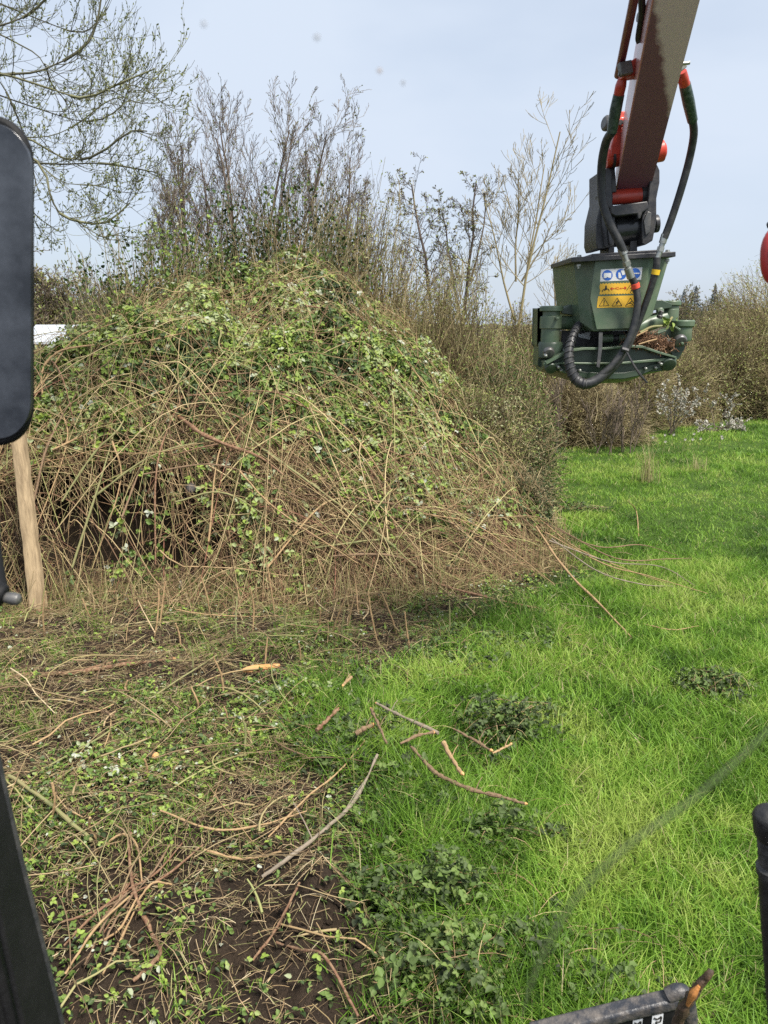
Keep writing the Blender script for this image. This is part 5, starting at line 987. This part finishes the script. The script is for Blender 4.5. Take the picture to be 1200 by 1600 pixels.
    mb = MB(); mb.pipe(loop, [PX(7, 5), PX(8, 5), PX(8.4, 5), PX(8.4, 5), PX(8, 5), PX(7, 5), PX(6, 5), PX(5.5, 5)], 16, 8); mb.build('wrapped_hose', M['rubber'], e)
    lp = smooth_path(loop, 40); m0 = len(lp); i0 = int(m0 * .30); lp = lp[i0:]; tg = unit(np.gradient(lp, axis=0)); a1 = unit(np.cross(tg, (0, 1, 0))); a2 = np.cross(tg, a1); s_ = np.concatenate(([0], np.cumsum(np.linalg.norm(np.diff(lp, axis=0), axis=1)))); rr = np.interp(np.linspace(.3, 1, len(lp)), [0, .3, .45, .6, .75, 1], [PX(8, 5), PX(8.4, 5), PX(8.5, 5), PX(8, 5), PX(7, 5), PX(5.7, 5)]); th = s_ / .034 * 6.283
    sp_ = lp + (a1 * np.cos(th)[:, None] + a2 * np.sin(th)[:, None]) * (rr * 1.02)[:, None]
    V, fs = tubes(sp_[None], np.full((1, len(sp_)), .0048), 6, True); mb = MB(); mb.raw(V, [list(q) for f in fs for q in f]); mb.build('spiral_wrap', M['black_steel'], e)
    mb = MB(); mb.cyl(P(971, 545, 4.955), P(981, 548, 4.955), PX(4, 5), n=8); mb.pipe([P(978, 548, 4.95), P(990, 570, 4.93), P(1000, 585, 4.93), P(1011, 598, 4.94)], [PX(1.6, 5), PX(1.6, 5), PX(2.2, 5), PX(1.3, 5)], 6); mb.build('cable_tie', M['black_steel'], e)
    for pts, nm in (([P(967, 148, 4.62), P(962, 172, 4.66), P(956, 207, 4.72)], 0), ([P(1070, 132, 4.55), P(1076, 160, 4.62), P(1082, 188, 4.72)], 0)):
        mb = MB(); mb.pipe(pts, [PX(8, 4.7), PX(8.6, 4.7), PX(7.5, 4.7)], 14, 10); mb.build('taped_sleeve', M['wrap'], e)
    mb = MB(); mb.pipe([P(974, 118, 4.58), P(970, 134, 4.6), P(966, 152, 4.63)], [PX(5.5, 4.6), PX(8, 4.6), PX(7.6, 4.6)], 14); mb.build('hose_end', M['red_paint'], e)
    mb = MB(); mb.pipe([P(1065, 112, 4.5), P(1067, 122, 4.52), P(1071, 136, 4.56)], [PX(7, 4.5), PX(8, 4.5), PX(7.6, 4.6)], 14); mb.build('hose_end', M['red_paint'], e)
    # stickers, in the plane of the front plate
    Yp = Yc - .0145
    def poly(mb, uv, lift): mb.pix(uv, Yp - lift, .0012)
    def circ(u, v, r, n=24, k=1.0): return [(u + r * math.cos(i * 2 * math.pi / n), v - r * k * math.sin(i * 2 * math.pi / n)) for i in range(n)]
    def line(mb, pts, w, lift):
        for (a, b), (c, d) in zip(pts[:-1], pts[1:]):
            l = math.hypot(c - a, d - b) or 1; nx_, ny_ = -(d - b) / l * w / 2, (c - a) / l * w / 2
            poly(mb, [(a + nx_, b + ny_), (c + nx_, d + ny_), (c - nx_, d - ny_), (a - nx_, b - ny_)], lift)
    mb = MB(); poly(mb, [(939, 421), (1004, 417.5), (1001.5, 437), (937.5, 440)], .001); st = mb.build('protection_sticker', M['white'], e)
    mb = MB()
    for u, v in ((949.2, 430), (970.5, 428.6), (992.5, 427)): poly(mb, circ(u, v, 8.2), .0024)
    mb.build('blue_discs', M['blue'], st)
    mb = MB(); poly(mb, [(943.5, 426.8), (955.3, 426.2), (955, 434), (952, 434.2), (949.3, 432.8), (946.6, 434.4), (943.2, 434.6)], .0038)
    poly(mb, [(966, 426), (969, 425.5), (971.5, 433.5), (969, 435), (966.5, 434.8)], .0038); poly(mb, [(970, 422.8), (976, 422), (976.5, 429), (972.5, 430)], .0038)
    poly(mb, [(986, 427.6), (989, 426.6), (996, 426), (999.5, 426.4), (999, 428), (994, 428.2), (992.5, 427.6), (988, 429)], .0038); mb.build('pictograms', M['white'], st)
    zz = []; n = 13
    for i in range(n): zz += [(938 + i * (62.5 / n), 443.6 - i * .10 * 1.6 + 0), (938 + (i + .5) * (62.5 / n), 442.2 - i * .16)]
    tl, br = (937.8, 443), (999, 459)
    out = []
    for i in range(14): out += [(938 + i * 4.55, 442.6 - i * .13), (938 + i * 4.55 + 2.3, 444.0 - i * .13)]
    out += [(1000.5, 441.5), (999, 447), (1000, 452), (998.2, 459.3)]
    for i in range(14): out += [(998 - i * 4.5, 459.2 + i * .10), (998 - i * 4.5 - 2.2, 457.9 + i * .10)]
    out += [(936.2, 461), (937.8, 455), (936.8, 449)]
    mb = MB(); poly(mb, out, .001); st2 = mb.build('distance_sticker', M['yellow'], e)
    mb = MB(); poly(mb, circ(947, 447.3, 1.3, 10), .0024); poly(mb, [(946, 448.5), (948, 448.5), (949.5, 452), (944.5, 452.2)], .0024)
    line(mb, [(944.5, 451.5), (941.6, 453.2), (941, 456)], 1.1, .0024); line(mb, [(949.5, 451.3), (951.4, 452.6), (951.8, 455)], 1.1, .0024); line(mb, [(944, 453.6), (948, 452)], 1.2, .0024)
    poly(mb, circ(987.7, 446, 1.4, 10), .0024); line(mb, [(987.5, 447.4), (987.6, 452)], 2.2, .0024); line(mb, [(987.4, 452), (985, 457.4)], 1.3, .0024); line(mb, [(987.7, 452), (989.8, 457)], 1.3, .0024); line(mb, [(987, 448.5), (984.4, 451)], .9, .0024); line(mb, [(988, 448.2), (990.5, 450)], .9, .0024); line(mb, [(984.6, 445.8), (979.2, 453.6)], .8, .0024); mb.build('pictograms', M['ink'], st2)
    mb = MB(); line(mb, [(954.5, 451), (960.5, 450.7)], 1.2, .0024); line(mb, [(956.6, 449), (954.2, 451), (956.8, 453.2)], 1.2, .0024); line(mb, [(972.5, 450.2), (978.2, 449.9)], 1.2, .0024); line(mb, [(976, 447.8), (978.6, 449.9), (976.2, 452.2)], 1.2, .0024); mb.build('arrows', M['red_ink'], st2)
    mb = MB(); line(mb, [(963.2, 452.3), (963.1, 448.4), (961.3, 451.2), (963.9, 451.1)], .6, .0024); line(mb, [(964.8, 449.2), (965.6, 448.5), (966.6, 449), (966.4, 450.1), (964.8, 452.2), (966.9, 452.1)], .6, .0024)
    line(mb, [(968.4, 452), (968.3, 449.9)], .55, .0024); line(mb, [(968.3, 450.3), (969.2, 449.8), (969.7, 450.3), (969.7, 451.9)], .55, .0024); line(mb, [(969.7, 450.3), (970.6, 449.7), (971.1, 450.2), (971.1, 451.8)], .55, .0024); mb.build('lettering', M['red_ink'], st2)
    mb = MB(); poly(mb, [(934.5, 463), (993, 461.5), (993.5, 480), (932.5, 481)], .001); st3 = mb.build('warning_sticker', M['yellow'], e)
    mb = MB()
    for u in (943.8, 964.2, 985.0): line(mb, [(u - 7.8, 478.2), (u + .2, 465.4), (u + 7.6, 477.4), (u - 7.8, 478.2)], .75, .0024)
    line(mb, [(944.2, 469), (943.8, 474)], 1.3, .0024); poly(mb, circ(943.7, 475.8, .8, 8), .0024)
    line(mb, [(965.6, 469.5), (962.6, 473), (965.4, 473.2), (962.2, 476.4)], 1.0, .0024); poly(mb, circ(966, 471.6, .9, 8), .0024)
    line(mb, [(979.5, 476), (982, 474.2), (986, 473.8), (989.5, 475.8)], .9, .0024); line(mb, [(982, 474.2), (987.2, 470.6)], 1.2, .0024); mb.build('pictograms', M['ink'], st3)
head()
def roots():
    rg = np.random.default_rng(21); e = thing('root_clump', 'tangled clump of dry brown roots caught on the jaw of the green head', 'root clump', P(1015, 548, 5.2)); a = Acc()
    for (u, v, Y, n, su, sv) in ((1012, 529, 5.12, 230, 12, 4.5), (1030, 541, 5.12, 250, 11, 4.5), (995, 535, 5.12, 110, 9, 3.5)):
        c = np.stack([P(u + rg.normal(0, su), v + rg.normal(0, sv), Y + abs(rg.normal(0, .05))) for _ in range(n)]); d = unit(rg.normal(size=(n, 3))) * rg.uniform(.015, .045, n)[:, None]
        t5 = np.linspace(-1, 1, 6)[None, :, None]; q = c[:, None] + d[:, None] * t5 + rg.normal(0, .006, (n, 6, 3)); a.tubes(q, np.full((n, 6), .0022), rg.uniform(0, 1, n))
    a.build('root_mat', M['roots'], e)
    mb = MB(); mb.pipe([P(1000, 520, 5.1), P(1018, 511, 5.12), P(1040, 508, 5.14), P(1050, 496, 5.2)], .008, 7); mb.build('stalk', M['bark_green'], e)
    mb = MB(); mb.pipe([P(985, 530, 5.06), P(1000, 522, 5.08), P(1012, 516, 5.1)], .004, 6); mb.pipe([P(998, 538, 5.06), P(1014, 533, 5.07), P(1026, 530, 5.1)], .005, 6); mb.build('straw', M['cane_tan'], e)
    a = Acc(); n = 14; c = np.stack([P(1044 + rg.normal(0, 8), 503 + rg.normal(0, 5), 5.14) for _ in range(n)]); a.leaves(c, rg.normal(size=(n, 3)), unit(rg.normal(0, .6, (n, 3)) + [0, -1, .3]), .04, .6, rg.uniform(.6, .9, n)); a.build('leaves', M['bramble_leaf'], e)
roots()

# ------------------------------------------------------------------ the digger's own cab, close to the camera
M['mirror_glass'] = mat('smeared_dark_mirror', (.010, .012, .017), .22, dirt=(.085, .095, .115), dirt_amt=.85, scale=7, spec=.6)
def mirror():
    e = thing('wing_mirror', 'dark smeared wing mirror with rounded corners at the left edge', 'mirror', P(-60, 700, 1.15)); Y = 1.15
    def outline(g):
        L_, R_, T_, B_ = -190 + g, 56 - g, 184 + g, 694 - g; out = []
        for cx, cy_, rx, ry, a0 in ((R_ - 62, T_ + 72, 62, 72, 90), (R_ - 50, B_ - 58, 50, 58, 0), (L_ + 50, B_ - 58, 50, 58, -90), (L_ + 62, T_ + 72, 62, 72, 180)):
            for i in range(9):
                th = math.radians(a0 - i * 11.25); out.append((cx + rx * math.cos(th), cy_ - ry * math.sin(th)))
        return out
    mb = MB(); mb.pix(outline(0), Y + .02, -.02); mb.pix(outline(40), Y + .02, .05); mb.build('housing', M['black_plastic'], e, .006)
    mb = MB(); mb.pix(outline(8), Y - .003, .008); mb.build('glass', M['mirror_glass'], e, .001)
    mb = MB(); mb.pipe([P(-40, 690, 1.2), P(-22, 790, 1.16), P(-18, 860, 1.1), P(-8, 925, 1.05)], .018, 12); mb.build('bracket', M['black_plastic'], e)
mirror()
def handle():
    e = thing('grab_handle', 'black handle end with a small grey tip at the left edge below the mirror', 'handle', P(-10, 935, .95)); Y = .95
    mb = MB(); mb.lathe(P(-40, 915, Y), unit(P(20, 936, Y) - P(-40, 915, Y)), [(0, .012), (.030, .0155), (.040, .014), (.0415, .010)], 20); mb.build('grip', M['black_plastic'], e, .002)
    mb = MB(); mb.lathe(P(12, 934, Y), unit(P(24, 936, Y) - P(12, 934, Y)), [(-.01, .006), (.006, .0085), (.014, .008), (.017, .004)], 20); mb.build('tip', M['grey_steel'], e, .001)
handle()
def pillar():
    Y = .72; e = thing('cab_pillar', 'black ribbed cab pillar slanting across the bottom left corner', 'pillar', P(-20, 1600, Y))
    mb = MB(); mb.pix([(-160, 1060), (-40, 1110), (-6, 1165), (10, 1235), (36, 1350), (68, 1475), (108, 1640), (120, 1700), (-160, 1700)], Y + .09, -.09); mb.build('post', M['black_plastic'], e, .006)
    for px_ in ([(-34, 1300), (-8, 1400), (14, 1500), (44, 1640)], [(-60, 1330), (-36, 1430), (-12, 1530), (14, 1640)]):
        mb = MB(); mb.pipe([P(u, v, Y - .001) for u, v in px_], .0035, 10); mb.build('seal_rib', M['black_plastic'], e)
    mb = MB(); mb.pipe([P(u, v, Y + .09) for u, v in ((-6, 1175), (8, 1240), (34, 1352), (66, 1478), (106, 1640))], .004, 10); mb.build('edge_seal', M['rubber'], e)
pillar()
def red_mirror():
    Y = 1.7; e = thing('wing_mirror', 'red framed mirror just showing at the right edge below mid sky', 'mirror', P(1230, 450, Y))
    def ov(k): return [(1240 + 46 * k * (abs(math.cos(t)) ** .75) * math.copysign(1, math.cos(t)), 397 - 53 * k * (abs(math.sin(t)) ** .8) * math.copysign(1, math.sin(t)) - (6 * math.cos(t))) for t in np.linspace(0, 2 * math.pi, 36, endpoint=False)]
    mb = MB(); mb.pix(ov(1), Y, .03); mb.pix(ov(.8), Y + .03, .04); mb.build('housing', M['red_plastic'], e, .012)
    mb = MB(); mb.pix(ov(.82), Y - .003, .01); mb.build('glass', M['mirror_glass'], e, .001)
    mb = MB(); mb.pix([(1206, 346), (1218, 338), (1250, 338), (1250, 356), (1208, 356)], Y + .01, .03); mb.build('bracket', M['black_plastic'], e, .005)
red_mirror()
def lever():
    Y = 1.25; a = P(1204, 1263, Y); b = P(1226, 1640, Y); e = thing('control_lever', 'dirty black ribbed lever with a collar at the lower right edge', 'lever', b); ax = unit(b - a); ln = np.linalg.norm(b - a); p = PX(1, Y) * 1.12
    mb = MB(); mb.lathe(a, ax, [(0, 8 * p), (2 * p, 17 * p), (7 * p, 25 * p), (14 * p, 28.5 * p), (46 * p, 28 * p), (52 * p, 25 * p), (56 * p, 24 * p)], 30); mb.build('cap', M['lever_black'], e)
    mb = MB(); mb.lathe(a, ax, [(55 * p, 22 * p)] + [(q * p, (24 if i % 2 else 22.4) * p) for i, q in enumerate(range(58, 108, 6))] + [(110 * p, 25 * p), (112 * p, 28 * p), (124 * p, 28 * p), (126 * p, 26 * p)], 30); mb.build('collar', M['lever_dusty'], e)
    mb = MB(); mb.lathe(a, ax, [(125 * p, 25.5 * p), (180 * p, 26 * p), (240 * p, 26 * p), (ln, 24 * p)], 30); mb.build('shaft', M['lever_black'], e)
M['lever_black'] = mat('dirty_black_grip', (.012, .012, .012), .5, dirt=(.05, .047, .042), dirt_amt=.8, scale=30, bump=.3, bscale=90)
M['lever_dusty'] = mat('dusty_black_collar', (.03, .03, .03), .6, dirt=(.14, .13, .12), dirt_amt=.8, scale=40, bump=.3, bscale=90)
lever()
def blade():
    Y = 1.95; e = thing('front_frame', 'dirty black steel rail with two white ornament stickers at the bottom right', 'steel frame', P(1000, 1640, Y))
    a, b = P(830, 1618, Y), P(1062, 1562, Y); d = unit(b - a); up = np.array((0, -.25, .97)); bk = np.array((0, .97, .25)) * .042; c = np.array((0, 0, -.04))
    mb = MB(); mb.prism([a, a + bk, a + bk * 1.15 + c * .4, a + bk * 1.1 + c, a + c, a - bk * .12 + c * .4], b - a); mb.build('rail', M['frame_steel'], e, .006)
    mb = MB(); mb.pipe([b + bk * .5 + (-.03, .0, -.012), b + bk * .5 + (.005, 0, .006), b + bk * .5 + (.03, 0, -.02), b + bk * .5 + (.05, 0, -.12), b + bk * .5 + (.055, 0, -.3)], .024, 12); mb.build('end_loop', M['frame_steel'], e)
    f0 = a + c + np.array((0, .008, 0)); f1 = b + c + np.array((0, .008, 0)); mb = MB(); mb.prism([f0, f1, f1 + (0, 0, -.30), f0 + (0, 0, -.30)], (0, .012, 0)); mb.build('plate', M['black_plastic'], e, .003)
    for t0, t1 in ((.70, .765), (.83, .905)):
        q0, q1 = f0 + (f1 - f0) * t0, f0 + (f1 - f0) * t1; sh = np.array((0, -.003, 0)); mb = MB(); mb.prism([q0 + sh + (0, 0, -.006), q1 + sh + (0, 0, -.006), q1 + sh + (0, 0, -.075), q0 + sh + (0, 0, -.075)], (0, .002, 0)); stk = mb.build('sticker', M['white'], e)
        w = q1 - q0; mb = MB(); cc = [(.15, -.012), (.5, -.02), (.82, -.014), (.75, -.032), (.4, -.030), (.55, -.045), (.9, -.05), (.6, -.066), (.2, -.06)]
        mb.pipe([q0 + w * u + (0, -.004, z) for u, z in cc], .0024, 6); mb.pipe([q0 + w * .2 + (0, -.004, -.035), q0 + w * .12 + (0, -.004, -.045), q0 + w * .28 + (0, -.004, -.05)], .002, 6); mb.build('ornament', M['ink'], stk)
M['frame_steel'] = mat('mud_smeared_black_rail', (.028, .030, .036), .4, dirt=(.17, .145, .12), dirt_amt=.95, scale=26, bump=.4, bscale=70)
blade()
rod('snapped_branch', 'dark snapped branch with a torn orange patch jammed in the steel rail at bottom right', 'branch', [P(1046, 1660, 1.9), P(1058, 1602, 1.86), P(1075, 1565, 1.83), P(1092, 1540, 1.82), P(1112, 1516, 1.81)], [.016, .016, .017, .013, .008], mat('dark_wet_bark', (.055, .036, .022), .6, dirt=(.16, .09, .045), dirt_amt=.8, scale=30, bump=.6, bscale=60), None, None, None, 5)
def torn():
    o = [q for q in bpy.data.objects if q.name.startswith('snapped_branch')][0]
    mb = MB(); p0, p1, p2 = P(1074, 1571, 1.817), P(1083, 1553, 1.808), P(1092, 1541, 1.806); mb.pipe([p0, p1, p2], [.005, .012, .005], 8); mb.build('torn_patch', M['torn_wood'], o)
M['torn_wood'] = mat('torn_orange_wood', (.42, .17, .04), .7, dirt=(.16, .08, .03), dirt_amt=.8, scale=60, bump=.4)
torn()
# windscreen: a clear pane carrying a smear and a few specks
def screen():
    Y = .50; e = thing('windscreen', 'faint green smear and small dirt specks on the clear windscreen', 'windscreen', P(600, 1640, Y))
    pm = bpy.data.materials.new('clear_pane'); pm.use_nodes = True; t = pm.node_tree; t.nodes.clear(); o = t.nodes.new('ShaderNodeOutputMaterial'); b = t.nodes.new('ShaderNodeBsdfTransparent'); b.inputs['Color'].default_value = (1, 1, 1, 1); t.links.new(b.outputs[0], o.inputs['Surface'])
    q = [P(-150, 1660, Y + .004), P(1350, 1660, Y + .004), P(1350, -60, Y + .004), P(-150, -60, Y + .004)]
    mb = MB(); mb.prism(q, (0, .005, 0)); mb.build('pane', pm, e)
    def film(name, col, fac):
        m = bpy.data.materials.new(name); m.use_nodes = True; t = m.node_tree; p = principled(m); p.inputs['Base Color'].default_value = (*col, 1); p.inputs['Roughness'].default_value = .6; p.inputs['Alpha'].default_value = fac; return m
    pts = smooth_path([P(1225, 1118, Y), P(1160, 1180, Y), P(1080, 1250, Y), (P(985, 1318, Y)), P(910, 1390, Y), P(862, 1465, Y), P(832, 1530, Y), P(815, 1590, Y)], 8)
    mb = MB(); mb.pipe(pts, [.0030, .0034, .0036, .0036, .0040, .0036, .003, .001], 10, 1); mb.build('smear', film('green_smear_film', (.075, .105, .035), .30), e)
    for i, (u, v, r, c) in enumerate(((495, 58, 7, (.25, .25, .25)), (593, 110, 6, (.34, .24, .16)), (630, 129, 5, (.25, .25, .25)), (584, 292, 4, (.3, .3, .32)), (318, 37, 7, (.3, .31, .33)), (298, 762, 9, (.3, .27, .25)))):
        mb = MB(); mb.lathe(P(u, v, Y), (0, 1, 0), [(0, PX(r * .4, Y)), (.0006, PX(r * .8, Y)), (.0016, PX(r * .7, Y))], 12); mb.build('dirt_speck', film('dirt_speck_film', c, .22), e)
screen()
